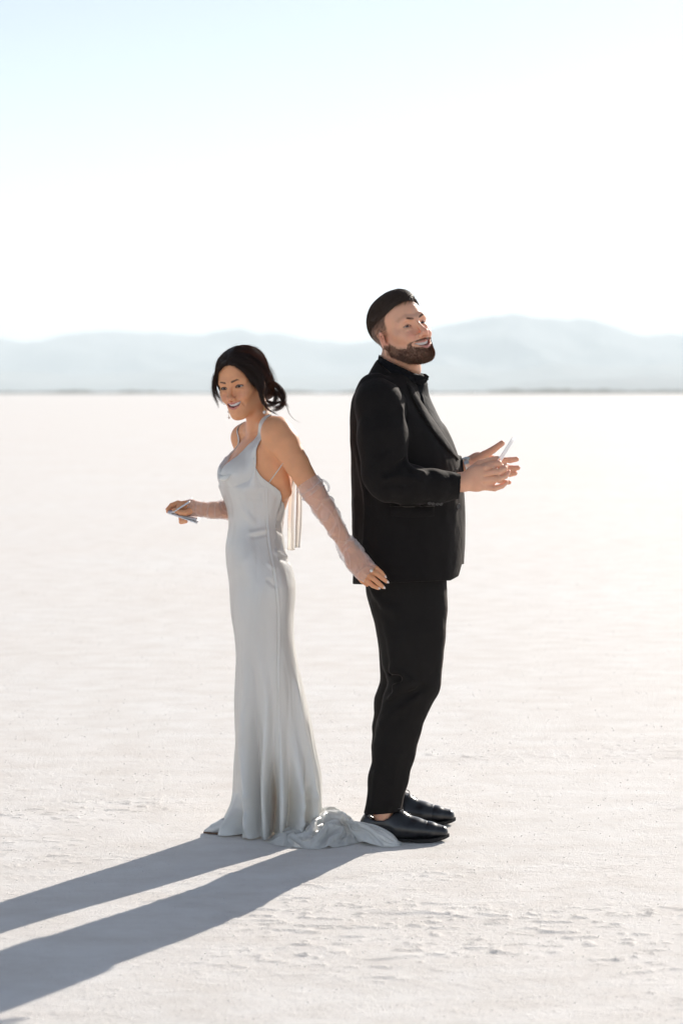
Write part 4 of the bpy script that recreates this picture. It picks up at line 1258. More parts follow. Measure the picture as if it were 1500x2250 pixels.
def build_woman():
    root = empty('person', (W(600, 1850)[0], 7.5, 0), 'smiling dark-haired woman in white satin dress and sheer gloves, reaching one hand back', 'person')
    M = {}
    M['skin'] = skin_mat('woman_skin', (0.78, 0.37, 0.19), (0.55, 0.20, 0.17), (0.022, 0.013, 0.010), (0.68, 0.29, 0.19))
    M['satin'] = satin_mat('ivory_satin', (0.96, 0.955, 0.925))
    M['sheer'] = sheer_mat('white_tulle', (0.90, 0.90, 0.92), .31)
    M['ribbon'] = sheer_mat('ribbon_chiffon', (0.85, 0.82, 0.78), .78)
    M['hair'] = hair_mat('black_hair', (0.024, 0.0145, 0.010), .36, glow=(19, 14, 9.5))
    M['eye'] = simple_mat('eye_white', (0.66, 0.60, 0.57), 0.15)
    M['iris'] = simple_mat('iris_brown', (0.035, 0.016, 0.008), 0.1)
    M['pupil'] = simple_mat('pupil', (0.004, 0.004, 0.004), 0.05)
    M['teeth'] = simple_mat('teeth', (0.78, 0.76, 0.72), 0.25)
    M['mouth'] = simple_mat('mouth_inside', (0.12, 0.02, 0.02), 0.5)
    M['pearl'] = simple_mat('pearl', (0.80, 0.76, 0.70), 0.15, coat=.6)
    M['gold'] = simple_mat('gold_wire', (0.75, 0.52, 0.25), 0.25, 1.0)
    M['shoe'] = simple_mat('white_shoe', (0.72, 0.71, 0.68), 0.4, spec=.5)
    M['shoesole'] = simple_mat('tan_sole', (0.16, 0.09, 0.05), 0.6)
    fr = head_frame(533, 844, -.02, -1, 62, -11, 8, .955)

    # ---------------- body
    s = Shape(); add_head(s, fr, False)
    s.chain([fr.world((0, -.030, -.035)), W(566, 905, -.005), W(572, 950, .005)], [.046, .0400, .047], k=.028)
    s.chain([fr.world((-.030, .020, -.075)), W(566, 920, -.03), W(556, 955, -.03)], [.012, .0135, .009], k=.02)      # neck tendon
    def X(px): return W(px, 1100)[0]
    def zx(py): return W(600, py)[2]
    torso = Shape()
    rows = [(948, 604, 556, .050), (960, 622, 540, .105), (978, 634, 524, .132), (1000, 641, 512, .138), (1030, 645, 502, .136), (1055, 644, 499, .130), (1080, 639, 502, .121), (1105, 631, 508, .113),
            (1136, 621, 511, .106), (1156, 615, 513, .103), (1190, 614, 512, .110), (1230, 620, 512, .125), (1290, 630, 518, .140), (1350, 628, 524, .130), (1420, 615, 540, .100)]
    yw = lambda y: np.interp(y, [950, 1050, 1150, 1300], [20, 19, 13, 8])
    fn, lo, hi = table_fn([(zx(y), X(b), X(a), w, 7.5, yw(y), 2.15) for y, b, a, w in rows], fwd=(-1.0, 0))
    torso.add(fn, lo, hi, 'u', .02)
    torso.ell(W(521, 1042, -.060), (.050, .056, .050), k=.045)
    torso.ell(W(512, 1042, .050), (.048, .056, .050), k=.045)
    torso.chain([W(576, 928, -.02), W(598, 938, -.10), W(608, 950, -.148)], [.030, .036, .046], k=.030)
    torso.chain([W(568, 935, .03), W(548, 948, .10), W(540, 962, .145)], [.030, .034, .044], k=.030)
    torso.chain([W(560, 957, -.035), W(580, 946, -.085), W(600, 940, -.13)], [.0075, .007, .007], k=.012)             # collar bone
    torso.chain([W(552, 957, -.005), W(540, 950, .05), W(537, 948, .12)], [.0075, .007, .007], k=.012)
    torso.chain([W(585, 990, -.125), W(612, 1030, -.12), W(628, 1080, -.08)], [.030, .030, .02], k=.03)               # side of the back
    s.prims += torso.prims
    s.chain([W(608, 951, -.150), W(624, 972, -.163), W(651, 1018, -.178), W(688, 1080, -.200)], [.052, .0500, .0415, .0350], k=.022)
    s.chain([W(688, 1080, -.200), W(712, 1116, -.208), W(742, 1168, -.222), W(765, 1205, -.235)], [.0350, .0345, .0275, .0225], k=.02)
    s.chain([W(540, 962, .150), W(550, 1020, .185), W(566, 1105, .20)], [.050, .042, .036], k=.022)
    s.chain([W(566, 1105, .20), W(520, 1119, .13), W(470, 1121, .08), W(438, 1119, .05)], [.036, .033, .0280, .0215], k=.02)
    # left hand, back of the hand to us, fingers pointing down towards the man
    wr = W(765, 1205, -.235); pn = (.25, -1, .35)
    s.chain([wr, W(783, 1232, -.245), W(799, 1250, -.252)], [.0230, .0345, .0390], k=.014, flat=pn, q=.42)
    F = [([(809, 1238, -.250), (827, 1249, -.262), (837, 1258, -.262), (844, 1266, -.258)], [.0095, .0078, .0072, .0060]),
         ([(804, 1246, -.256), (826, 1260, -.272), (839, 1270, -.272), (849, 1278, -.267)], [.0100, .0084, .0077, .0062]),
         ([(799, 1256, -.258), (819, 1271, -.276), (831, 1281, -.276), (841, 1290, -.270)], [.0100, .0086, .0078, .0063]),
         ([(792, 1264, -.256), (808, 1278, -.270), (819, 1287, -.270), (830, 1292, -.265)], [.0098, .0084, .0076, .0062]),
         ([(775, 1240, -.230), (785, 1262, -.220), (796, 1276, -.215), (806, 1284, -.215)], [.0120, .0105, .0092, .0078])]
    for p, r in F: s.chain(WL(p), r, k=.0035)
    # right hand around the booklet
    s.chain([W(438, 1119, .05), W(420, 1116, .045), W(404, 1116, .045)], [.0215, .0270, .0255], k=.012, flat=(0, 1, -.3), q=.62)
    F2 = [([(404, 1108, .060), (391, 1105, .070), (377, 1110, .072), (368, 1119, .068)], [.0095, .0085, .0078, .0065]),
          ([(404, 1112, .075), (390, 1109, .090), (376, 1115, .092), (369, 1124, .088)], [.0095, .0085, .0078, .0065]),
          ([(408, 1122, .080), (398, 1138, .085), (398, 1147, .070), (404, 1146, .050)], [.0095, .0085, .0075, .0065]),
          ([(412, 1126, .060), (404, 1140, .055), (402, 1147, .042), (409, 1146, .025)], [.0090, .0080, .0070, .0060]),
          ([(424, 1120, .030), (408, 1127, .012), (396, 1126, .008), (383, 1121, .012)], [.0125, .0105, .0092, .0075])]
    for p, r in F2: s.chain(WL(p), r, k=.004)
    for dd, pts in ((0, [(575, 1290, -.07), (574, 1400, -.05), (572, 1560, -.05), (572, 1780, -.06), (560, 1822, -.05)]), (1, [(575, 1290, .07), (570, 1400, .05), (565, 1560, .05), (552, 1780, .05), (535, 1815, .03)])):
        s.chain(WL(pts), [.060, .050, .038, .030, .028], k=.03)
    s.chain([W(535, 1815, .03), W(505, 1824, 0.0), W(475, 1832, -.02)], [.028, .022, .012], k=.015)
    def colfn(V):
        lips, dark, flush = face_mask(V, fr, False)
        L = fr.loc(V)
        hl = sstep(-.004, .006, woman_hairline(L)) * (np.linalg.norm(L, axis=1) < .15)
        nail = np.zeros(len(V))
        for p, r in F + F2[:0]:
            tip = W(*p[-1]); nail = np.maximum(nail, sstep(.0072, .0050, np.linalg.norm(V - tip - np.array([.001, -.003, .0]), axis=1)))
        near = (np.linalg.norm(L, axis=1) < .16)
        return np.column_stack([np.clip(lips * near, 0, 1), np.clip(np.maximum(dark * near, hl * sstep(.0755, .071, np.abs(L[:, 0]))), 0, 1), np.clip(flush * near * .8, 0, 1)])
    sdf_obj('body', s, M['skin'], root, vox=.0019, colfn=colfn, it=1)
    eyes_teeth(fr, root, None, M['eye'], M['iris'], M['pupil'], M['teeth'], M['mouth'], (-.05, 1, -.22), False)
    build_dress(root, M, torso, zx, X, yw, s)
    build_gloves(root, M, s)
    build_bride_hair(root, M, fr)
    # ---------------- jewellery
    def ball(nm, c, r, mat, parent):
        th, ph = np.meshgrid(np.linspace(0, math.pi, 17), np.linspace(0, 2 * math.pi, 25)[:-1], indexing='ij')
        V = np.asarray(c) + r * np.stack([np.sin(th) * np.cos(ph), np.sin(th) * np.sin(ph), np.cos(th)], -1).reshape(-1, 3)
        return mesh_np(nm, V, grid_quads(17, 24, True), mat=mat, parent=parent)
    for top, mids, r in (((580, 884, -.10), [(581, 906, -.10)], .0058), ((503, 893, -.03), [(502.5, 905, -.03), (503, 918, -.03)], .0042)):
        e = tube_obj('earring', [W(*top), W(top[0] + .6, (top[1] + mids[-1][1]) / 2, top[2]), W(*mids[-1])], .0008, M['gold'], root, n=10, sides=6)
        for q in mids: ball('pearl', W(*q), r, M['pearl'], e)
        if r > .005: ball('pearl', W(580, 889, -.10), .0030, M['pearl'], e)
    M['nail'] = simple_mat('nail_varnish', (0.86, 0.70, 0.64), 0.2, coat=.5)
    for p, r in F[:4]:
        a_, b_ = W(*p[-2]), W(*p[-1]); T = norm(b_ - a_); Nn = norm(np.array([.15, -1, .45]) - T * (np.array([.15, -1, .45]) @ T)); S_ = np.cross(T, Nn)
        c_ = b_ + T * .0015 + Nn * (r[-1] * .62)
        th, ph = np.meshgrid(np.linspace(0, math.pi, 11), np.linspace(0, 2 * math.pi, 17)[:-1], indexing='ij')
        V = (c_ + np.cos(th)[..., None] * T * .0072 + (np.sin(th) * np.cos(ph))[..., None] * S_ * .0042 + (np.sin(th) * np.sin(ph))[..., None] * Nn * .0026).reshape(-1, 3)
        mesh_np('fingernail', V, grid_quads(11, 16, True), mat=M['nail'], parent=root)
    ring = tube_obj('ring', [W(811, 1249, -.262), W(814, 1254, -.275), W(820, 1254.5, -.278), W(823, 1249, -.27)], .0011, M['gold'], root, n=14, sides=6)
    ball('pearl', W(815.5, 1254, -.281), .0056, M['pearl'], ring)
    # ---------------- pointed shoe
    f2 = Frame((W(448, 1838, -.04)[0], 7.455, 0), np.eye(3), 1.0)
    sh = Shape()
    sh.chain([(.006, 0, .008), (.035, 0, .016), (.075, .004, .026), (.12, .008, .034)], [.0055, .017, .027, .032], fr=f2, k=.01, flat=(0, 1, 0), q=1.25)
    sh.add(lambda P: .005 - P[:, 2], (0, 0, 0), (0, 0, 0), 'i', .002, f2); sh.prims[-1] = (sh.prims[-1][0], np.array((-99,) * 3), np.array((99,) * 3), 'i', .002)
    sh.chain([(.075, .004, .062), (.12, .008, .064)], [.020, .030], op='s', fr=f2, k=.004)
    o = sdf_obj('shoe', sh, M['shoe'], root, vox=.0018)
    n = 40; x = np.linspace(-.0015, .14, n); w = np.interp(x, [-.0015, .004, .02, .05, .09, .14], [.001, .006, .018, .031, .040, .040])
    V = np.stack([np.stack([x, yy * w + .004 * x / .1, np.full(n, zz)], -1) for yy, zz in ((-1, .001), (-1, .0062), (1, .0062), (1, .001))], 1).reshape(-1, 3)
    mesh_np('sole', f2.world(V), grid_quads(n, 4, True), mat=M['shoesole'], parent=o, smooth=False)
    return root

def build_dress(root, M, torso, zx, X, yw, body):
    # rows: photo row, front x, back x, half depth, yaw
    R = [(1833, 486, 709, .150, 0), (1818, 491, 709, .148, 0), (1806, 497, 708, .146, 0), (1776, 509, 707, .142, 0), (1745, 513, 706, .140, 0), (1713, 515, 704, .139, 0), (1667, 518, 695, .138, 0), (1636, 520, 689, .138, 0),
         (1604, 518, 683, .138, 0), (1542, 516, 671, .139, 1), (1489, 517, 661, .141, 2), (1449, 518, 652, .144, 3), (1402, 515, 645, .149, 4), (1349, 507, 644.5, .157, 6),
         (1309, 504.5, 647.5, .163, 8), (1281, 503, 647, .162, 9), (1262, 500.5, 644, .158, 9), (1240, 497.5, 637, .152, 10), (1225, 496.5, 629, .147, 10), (1197, 496.5, 623.5, .134, 11), (1175, 500, 621, .124, 12), (1151, 503, 619.5, .116, 13),
         (1136, 502, 621.5, .114, 14), (1113, 498.5, 628, .118, 16), (1091, 490, 634, .126, 18), (1068, 482, 640, .134, 19)]
    K = np.array([(HCAM + (HOR - r[0]) / FPX * 7.5, X(r[1]), X(r[2]), r[3], r[4]) for r in R])
    K[0, 0] = .004
    NT = 420
    th = np.linspace(0, 2 * math.pi, NT + 1)[:-1]           # 0 = front, pi/2 = her left (towards us)
    zs = np.concatenate([np.linspace(.004, .12, 34)[:-1], np.linspace(.12, K[-1, 0], 270)])
    T = spline(K, zs)
    xf, xb, w, yaw = T.T; yr = np.radians(yaw)
    ext = (xb - xf) / 2; xc = (xb + xf) / 2
    a = np.sqrt(np.maximum(ext ** 2 - (w * np.sin(yr)) ** 2, (.4 * ext) ** 2)) / np.cos(yr)
    n = 2.25
    cu = np.sign(np.cos(th)) * np.abs(np.cos(th)) ** (2 / n); sv = np.sign(np.sin(th)) * np.abs(np.sin(th)) ** (2 / n)
    U, Vv = a[:, None] * cu, w[:, None] * sv
    F = np.stack([-np.cos(yr), -np.sin(yr)], -1); Lf = np.stack([np.sin(yr), -np.cos(yr)], -1)
    P = np.zeros((len(zs), NT, 3))
    P[..., 0] = xc[:, None] + U * F[:, :1] + Vv * Lf[:, :1]
    P[..., 1] = 7.5 + U * F[:, 1:] + Vv * Lf[:, 1:]
    P[..., 2] = zs[:, None]
    # folds on the camera side laid along the lines seen in the cloth
    N2 = np.stack([np.cos(th)[None] * F[:, :1] + np.sin(th)[None] * Lf[:, :1], np.cos(th)[None] * F[:, 1:] + np.sin(th)[None] * Lf[:, 1:]], -1)
    px, py = project(P.reshape(-1, 3)); px, py = px.reshape(P.shape[:2]), py.reshape(P.shape[:2])
    near = sstep(-.15, .25, np.sin(th))[None] * np.ones_like(px)
    D = np.zeros_like(px)
    def fl(keys, amp, w0, w1=None, y0=None, y1=None, side=near):
        """keys: (row, x) of the fold line; amp grows between y0 and y1; width in photo px."""
        nonlocal D
        ks = np.array(keys, float); ks = ks[np.argsort(ks[:, 0])]
        xl = spline(ks, py.ravel())[:, 0].reshape(py.shape)
        y0_, y1_ = (ks[0, 0] if y0 is None else y0), (ks[-1, 0] if y1 is None else y1)
        g = np.clip((py - y0_) / max(1, (y1_ - y0_)), 0, 1) ** 1.3
        ww = w0 + ((w1 or w0) - w0) * g
        cut = sstep(ks[-1, 0] + 30, ks[-1, 0], py) if ks[-1, 0] < 1820 else 1
        D = D + 2.0 * amp * g * (1 + .55 * sstep(1640, 1800, py)) * np.exp(-((px - xl) / ww) ** 2) * side * cut
    fl([(1400, 538), (1500, 541), (1620, 540), (1720, 548), (1850, 556)], .016, 8, 11, 1380, 1650)
    fl([(1400, 556), (1500, 560), (1620, 560), (1720, 564), (1850, 570)], -.013, 8, 11, 1400, 1680)
    fl([(1380, 560), (1500, 583), (1620, 586), (1720, 584), (1850, 586)], .017, 8, 10, 1400, 1650)
    fl([(1640, 596), (1720, 598), (1780, 601), (1850, 600)], -.036, 8, 11, 1640, 1760)
    fl([(1560, 615), (1650, 616), (1750, 618), (1850, 614)], .020, 8, 9, 1560, 1760)
    fl([(1640, 635), (1720, 640), (1800, 640), (1850, 632)], -.014, 8, 10, 1640, 1760)
    fl([(1600, 648), (1720, 655), (1800, 655), (1850, 648)], .016, 9, 11, 1600, 1740)
    fl([(1480, 656), (1560, 665), (1660, 684), (1760, 694), (1850, 694)], -.012, 5, 6, 1480, 1600)
    fl([(1440, 640), (1530, 655), (1620, 671), (1720, 683), (1850, 682)], .012, 6, 8, 1440, 1580)
    fl([(1700, 664), (1780, 668), (1850, 664)], -.013, 6, 8, 1700, 1780)
    fl([(1700, 528), (1760, 533), (1800, 524), (1850, 520)], -.012, 8, 11, 1680, 1760)
    fl([(1740, 518), (1790, 512), (1850, 503)], .010, 8, 11, 1740, 1800)
    # seam that runs down the side, with a little puckering
    fl([(1075, 583), (1150, 585), (1200, 590), (1260, 601), (1320, 608), (1500, 609), (1650, 612), (1850, 612)], -.0013, 1.6, 1.8, 1000, 1100)
    fl([(1075, 586), (1150, 588.5), (1200, 593.5), (1260, 604.5), (1320, 611.5), (1500, 612.5), (1650, 615.5), (1850, 615)], .0008, 2.2, 2.2, 1000, 1100)
    # pull folds at waist and hip
    def diag(p0, p1, amp, w_, side=near):
        nonlocal D
        p0, p1 = np.array(p0, float), np.array(p1, float); d = p1 - p0; Ln = np.linalg.norm(d); d /= Ln
        q = np.stack([px, py], -1) - p0; t = q @ d / Ln; off = q[..., 0] * -d[1] + q[..., 1] * d[0]
        D = D + amp * np.exp(-(off / w_) ** 2) * np.exp(-(np.clip(np.abs(t - .5) - .3, 0, None) / .18) ** 2) * side
    diag((545, 1172), (590, 1163), .0045, 4.5); diag((550, 1182), (588, 1174), -.004, 4)
    diag((526, 1110), (560, 1150), .0045, 7); diag((540, 1100), (575, 1108), -.003, 6); diag((520, 1085), (568, 1072), .004, 8)
    diag((588, 1236), (604, 1252), .004, 5); diag((585, 1272), (606, 1290), -.004, 5); diag((600, 1212), (632, 1224), .006, 5)
    diag((605, 1160), (622, 1176), -.004, 4); diag((612, 1226), (640, 1238), -.002, 5); diag((560, 1200), (520, 1260), .003, 14); diag((552, 1300), (540, 1480), .004, 16); diag((575, 1380), (590, 1560), -.003, 14)
    diag((520, 1770), (560, 1745), .006, 8); diag((525, 1800), (560, 1775), -.006, 8); diag((640, 1790), (690, 1740), .006, 7); diag((626, 1822), (668, 1800), .007, 6)
    # far side: folds by angle only
    far = 1 - near
    g = sstep(.75, .0, zs)[:, None]
    D = D + far * g * .012 * np.sin(9 * th[None] + 2 * np.sin(zs * 3)[:, None])
    hemw = sstep(.10, .0, zs)[:, None]
    D = D + hemw * (.008 * np.sin(13 * th[None] + 1.0) + .006 * np.sin(23 * th[None] + 2))
    P[..., 0] += D * N2[..., 0]; P[..., 1] += D * N2[..., 1]
    f = fbm(P * np.array([9, 9, 3]), 3, 5); P[..., 0] += .0028 * f * N2[..., 0]; P[..., 1] += .0028 * f * N2[..., 1]
    P[0, :, 2] = .003 + .002 * (1 + np.sin(17 * th))
    # bodice: from the top ring up to the neckline / armhole edge
    deg = math.degrees
    E = [(-180, 627, 1150, .02), (-150, 622, 1135, .07), (-120, 612, 1105, .11), (-100, 600, 1078, .135), (-85, 580, 1050, .150), (-72, 560, 1015, .150), (-62, 548, 975, .135), (-55, 545, 947, .118), (-51, 543, 938, .112),
         (-47, 541, 946, .105), (-38, 524, 978, .075), (-28, 505, 1004, .040), (-15, 491, 1024, .0), (0, 484, 1038, -.045), (14, 492, 1036, -.075), (26, 509, 1020, -.085), (38, 530, 992, -.085),
         (48, 560, 949, -.09), (54, 586, 921, -.10), (57.5, 595, 913.5, -.105), (61, 597, 919, -.11), (66, 577, 945, -.14), (76, 557, 992, -.14), (86, 556, 1018, -.14), (98, 570, 1044, -.135), (112, 590, 1061, -.125),
         (128, 598, 1086, -.10), (146, 610, 1111, -.075), (164, 620, 1134, -.03), (180, 627, 1150, .02)]
    E = np.array(E, float)
    tg = np.degrees(np.where(th > math.pi, th - 2 * math.pi, th))
    E1 = np.stack([np.interp(tg, E[:, 0], E[:, i]) for i in (1, 2, 3)], -1)
    B = np.array([W(*e) for e in E1])
    ring = P[-1]
    Dn = ring[1:2] * 0
    NU = 90
    # the ring drops where the edge lies below it (open back)
    t = np.linspace(0, 1, NU + 1)[1:]
    low = B[:, 2] < ring[:, 2]
    Ptop = ring[None] * (1 - t)[:, None, None] + B[None] * t[:, None, None]
    # bow outwards so cloth goes over the bust rather than through it
    full = np.concatenate([P, Ptop], 0)
    # every column is spaced evenly from mid skirt to its own edge, so neighbours stay level
    m = len(full); kk = int(len(P) * .55)
    for c in range(NT):
        if low[c]:
            zz = P[:, c, 2]; zn = np.linspace(zz[kk], B[c, 2], m - kk)
            full[kk:, c] = np.stack([np.interp(zn, zz, P[:, c, i]) for i in range(3)], -1)
        else:
            path = full[kk:, c]; dl = np.concatenate([[0], np.cumsum(np.linalg.norm(np.diff(path, axis=0), axis=1))])
            full[kk:, c] = np.stack([np.interp(np.linspace(0, dl[-1], m - kk), dl, path[:, i]) for i in range(3)], -1)
    # ease the edge of the low back onto the drawn line
    for c in np.where(low)[0]:
        e = B[c] - full[-1, c]; e[2] = 0
        g = np.linspace(0, 1, 40) ** 2
        full[-40:, c] += g[:, None] * e * .6
    Q = full.reshape(-1, 3)
    sel = Q[:, 2] > zx(1215)
    q = Q[sel]
    for it in range(4):
        d = torso(q); off = .0045
        ins = d < off
        if ins.any(): q[ins] += normal(torso, q[ins]) * (off - d[ins])[:, None]
    # straps lie on the skin: pull the high cloth in
    hi_ = q[:, 2] > zx(1005)
    for it in range(5):
        d = torso(q[hi_]); q[hi_] -= normal(torso, q[hi_]) * (np.clip(d - .0055, 0, .03))[:, None]
    Q[sel] = q
    dress = mesh_np('dress', Q, grid_quads(full.shape[0], NT, True), mat=M['satin'], parent=root)
    ed = [e for e in E if e[0] > 26 or e[0] < -15]
    # rolled edge of the neckline and armhole
    edge = full[-1]
    solidify(dress, .0022, 0)
    # ---------------- cowl: soft rolls hanging below the neckline
    def roll(pts, r, nm='cowl'):
        PP = WL(pts)
        return loft(nm, PP, [x * 1.0 for x in r], [x * .7 for x in r], M['satin'], dress, n=60, m=16, disp=lambda t, a, V: .0012 * np.sin(a * 3 + t * 9) + .0008 * np.sin(t * 40))
    roll([(527, 976, .075), (511, 996, .045), (497, 1014, .0), (489, 1032, -.045), (494, 1044, -.085), (505, 1040, -.105), (513, 1022, -.108)], [.003, .007, .011, .012, .011, .008, .003])
    roll([(503, 1008, .04), (493, 1024, -.01), (486, 1042, -.06), (489, 1051, -.095), (499, 1049, -.115), (513, 1037, -.118)], [.004, .008, .010, .010, .008, .002])
    # ---------------- straps, back ties
    def on_body(pts, off):
        P2 = np.array(WL(pts))
        P2 = curve_pts(P2, 40)
        for sh_ in (torso, torso, torso, body, body, body):
            d = sh_(P2); P2 += normal(sh_, P2) * (off - d)[:, None] * ((np.abs(d) < .05) & ((sh_ is torso) | (d < off)))[:, None]
        return P2
    pp = curve_pts([(589, 1063, 0), (600, 1048, 0), (611, 1033, 0), (621, 1018.5, 0)], 16)
    st = np.array([W(a, b, -.45) for a, b, _ in pp]); dd = st - np.array([0, 0, HCAM]); dd /= np.linalg.norm(dd, axis=1, keepdims=True)
    hit, ok = cast(body, st, dd, tmax=.7)
    tube_obj('strap', hit - dd * .0016, .0017, M['satin'], dress, n=40)
    tube_obj('strap', on_body([(543, 939, .112), (556, 930, .11), (590, 940, .10), (620, 970, .09)], .0025), .0020, M['satin'], dress, n=40)
    def ribbon(pts, wpx, nm='back_tie', seed=0, tilt=.3):
        C = curve_pts(WL(pts), 70); m = 9
        t = np.linspace(0, 1, 70); wv = np.interp(t, np.linspace(0, 1, len(wpx)), wpx) * PXM
        u = np.linspace(-1, 1, m)
        V = C[:, None] + u[None, :, None] * wv[:, None, None] * np.array([math.cos(tilt), math.sin(tilt), 0])
        V[..., 1] += .008 * np.cos(u * 4 + seed)[None] * t[:, None] + .008 * np.sin(t * 9 + seed)[:, None]
        V[..., 0] += (.0035 * np.sin(t * 8 + seed * 2) * t)[:, None]
        o = mesh_np(nm, V.reshape(-1, 3), grid_quads(70, m), mat=M['ribbon'], parent=dress); solidify(o, .0008); return o
    ribbon([(598, 914, -.105), (612, 914, -.10), (632, 930, -.07), (650, 956, -.02), (656, 1000, .0), (656, 1080, .01), (655, 1150, .01), (655, 1203, .01)], [2, 2.2, 2.5, 3, 5, 6.5, 7, 5.5], seed=1)
    ribbon([(650, 956, -.015), (648, 1000, .02), (643, 1070, .03), (640, 1140, .03), (637, 1209, .03)], [2, 4, 6.5, 7.5, 9], seed=3, tilt=-.4)
    build_train(dress, M)

def drape(X0, rest_u, rest_v, target_z, steps=900, seed=3, obstacles=None, hold=.0012, holdz=.0030, thick=.0015, bend=.8, grav=1.2e-5):
    """Position-based cloth: a sheet with more cloth than floor area buckles into folds on the ground."""
    X = X0.copy(); prev = X.copy(); n, m, _ = X.shape
    def solve(A, B, L, k):
        d = B - A; l = np.sqrt((d * d).sum(-1)) + 1e-9
        c = (d * ((l - L) / l * .5 * k)[..., None])
        A += c; B -= c
    D1 = np.sqrt(rest_u[:, :-1] ** 2 + rest_v[:-1] ** 2)
    for it in range(steps):
        vel = (X - prev) * .90
        vel[..., :2] *= np.where(X[..., 2] < .004, .4, 1.0)[..., None]
        prev = X.copy()
        X = X + np.clip(vel, -.004, .004); X[..., 2] -= grav
        for _ in range(3):
            for p in (0, 1):
                e = (n - 1 - p) // 2 * 2 + p
                solve(X[p:e:2], X[p + 1:e + 1:2], rest_u[p:e:2], 1.0)
                e = (m - 1 - p) // 2 * 2 + p
                solve(X[:, p:e:2], X[:, p + 1:e + 1:2], rest_v[:, p:e:2], 1.0)
            for p in (0, 1):
                e = (n - 1 - p) // 2 * 2 + p
                solve(X[p:e:2, :-1], X[p + 1:e + 1:2, 1:], D1[p:e:2], .35)
                solve(X[p:e:2, 1:], X[p + 1:e + 1:2, :-1], D1[p:e:2], .35)
        for st in (2, 5, 9):
            for p in range(st):
                i = np.arange(p, n - st, 2 * st)
                if len(i):
                    A, B = X[i], X[i + st]; L = rest_u[i] * st; d = B - A; l = np.sqrt((d * d).sum(-1)) + 1e-9
                    c = d * (np.minimum(l - L * (.97 if st < 9 else .88), 0) / l * .5 * bend)[..., None]; X[i] += c; X[i + st] -= c
                j = np.arange(p, m - st, 2 * st)
                if len(j):
                    A, B = X[:, j], X[:, j + st]; L = rest_v[:, j] * st; d = B - A; l = np.sqrt((d * d).sum(-1)) + 1e-9
                    c = d * (np.minimum(l - L * (.97 if st < 9 else .88), 0) / l * .5 * bend)[..., None]; X[:, j] += c; X[:, j + st] -= c
        X[..., :2] += (X0[..., :2] - X[..., :2]) * hold
        X[..., 2] += (target_z - X[..., 2]) * holdz
        if obstacles is not None:
            P = X.reshape(-1, 3)
            if it % 3 == 0:
                for fn in obstacles: P = fn(P)
                X = P.reshape(n, m, 3)
        X[..., 2] = np.maximum(X[..., 2], thick)
    return X

def build_train(dress, M):
    # the train spills over the salt behind her, towards his heel; extra cloth buckles into folds
    st = [(601, 1859, 7.340, .008), (612, 1866, 7.40, .028), (635, 1868, 7.46, .036), (662, 1872, 7.52, .040), (690, 1875, 7.60, .050), (712, 1872, 7.66, .066), (735, 1868, 7.67, .070), (757, 1864, 7.62, .060),
          (775, 1862, 7.50, .050), (795, 1866, 7.38, .070), (815, 1869, 7.34, .060), (835, 1871, 7.33, .050), (855, 1871, 7.31, .036), (868, 1869, 7.30, .024), (879, 1864, 7.29, .008)]
    K = np.array([(W(x, y, 0)[0], 7282 / (y - 862), yb, h) for x, y, yb, h in st], float)
    nx, ny = 168, 84
    xs = np.linspace(K[0, 0], K[-1, 0], nx)
    T = spline(K, xs); yf, yb, h = T.T
    v = np.linspace(0, 1, ny)
    X_ = xs[:, None] + 0 * v; Y_ = yf[:, None] * (1 - v) + yb[:, None] * v
    lay = np.stack([X_, Y_, 0 * X_], -1)
    prof = np.clip(v * 3.0, 0, 1)[None] ** .8 * (1 - sstep(.70, 1, v))[None]
    tz = h[:, None] * (prof * .9 + .1) 
    tz[-6:] *= np.linspace(1, .2, 6)[:, None]; tz[:6] *= np.linspace(.2, 1, 6)[:, None]
    wq = fbm(lay * np.array([5, 5, 1]) + 2, 2, 12); n1 = np.sin(34 * (Y_ - Y_.mean()) + 10 * X_ + 5 * wq) * .6; n2 = fbm(lay * np.array([14, 18, 1]) + 4, 2, 19)
    lay[..., 2] = np.maximum(.002, tz * (1 + .35 * n1) + .007 * n1 + .006 * n2)
    ru = np.linalg.norm(np.diff(lay[..., :2], axis=0), axis=2) * 1.10
    rv = np.linalg.norm(np.diff(lay[..., :2], axis=1), axis=2) * np.interp(xs, [K[0, 0], K[8, 0], K[10, 0], K[-1, 0]], [1.24, 1.28, 1.7, 1.6])[:, None]
    shoe_c = np.array([W(890, 1850, -.165)[0], Y0 - .165])
    def shoe_obs(P):
        # keep clear of his shoe
        x0, x1 = W(796, 1850, -.165)[0], W(985, 1850, -.165)[0]
        xx = np.clip(P[:, 0], x0, x1); r = .037
        dy = P[:, 1] - shoe_c[1]; dx = P[:, 0] - xx; d = np.sqrt(dx * dx + dy * dy) + 1e-9
        m = (d < r) & (P[:, 2] < .07)
        P[m, 0] += (dx / d * (r - d))[m]; P[m, 1] += (dy / d * (r - d))[m]
        return P
    Xs = drape(lay, ru, rv, tz, obstacles=[shoe_obs], holdz=np.interp(xs, [K[8, 0], K[10, 0]], [.003, .007])[:, None])
    Q = grid_quads(nx, ny)[:, ::-1]
    o = mesh_np('train', Xs.reshape(-1, 3), Q, mat=M['satin'], parent=dress)
    solidify(o, .0014, 0)
    sb = o.modifiers.new('smooth', 'SUBSURF'); sb.levels = 1; sb.render_levels = 1
    return o

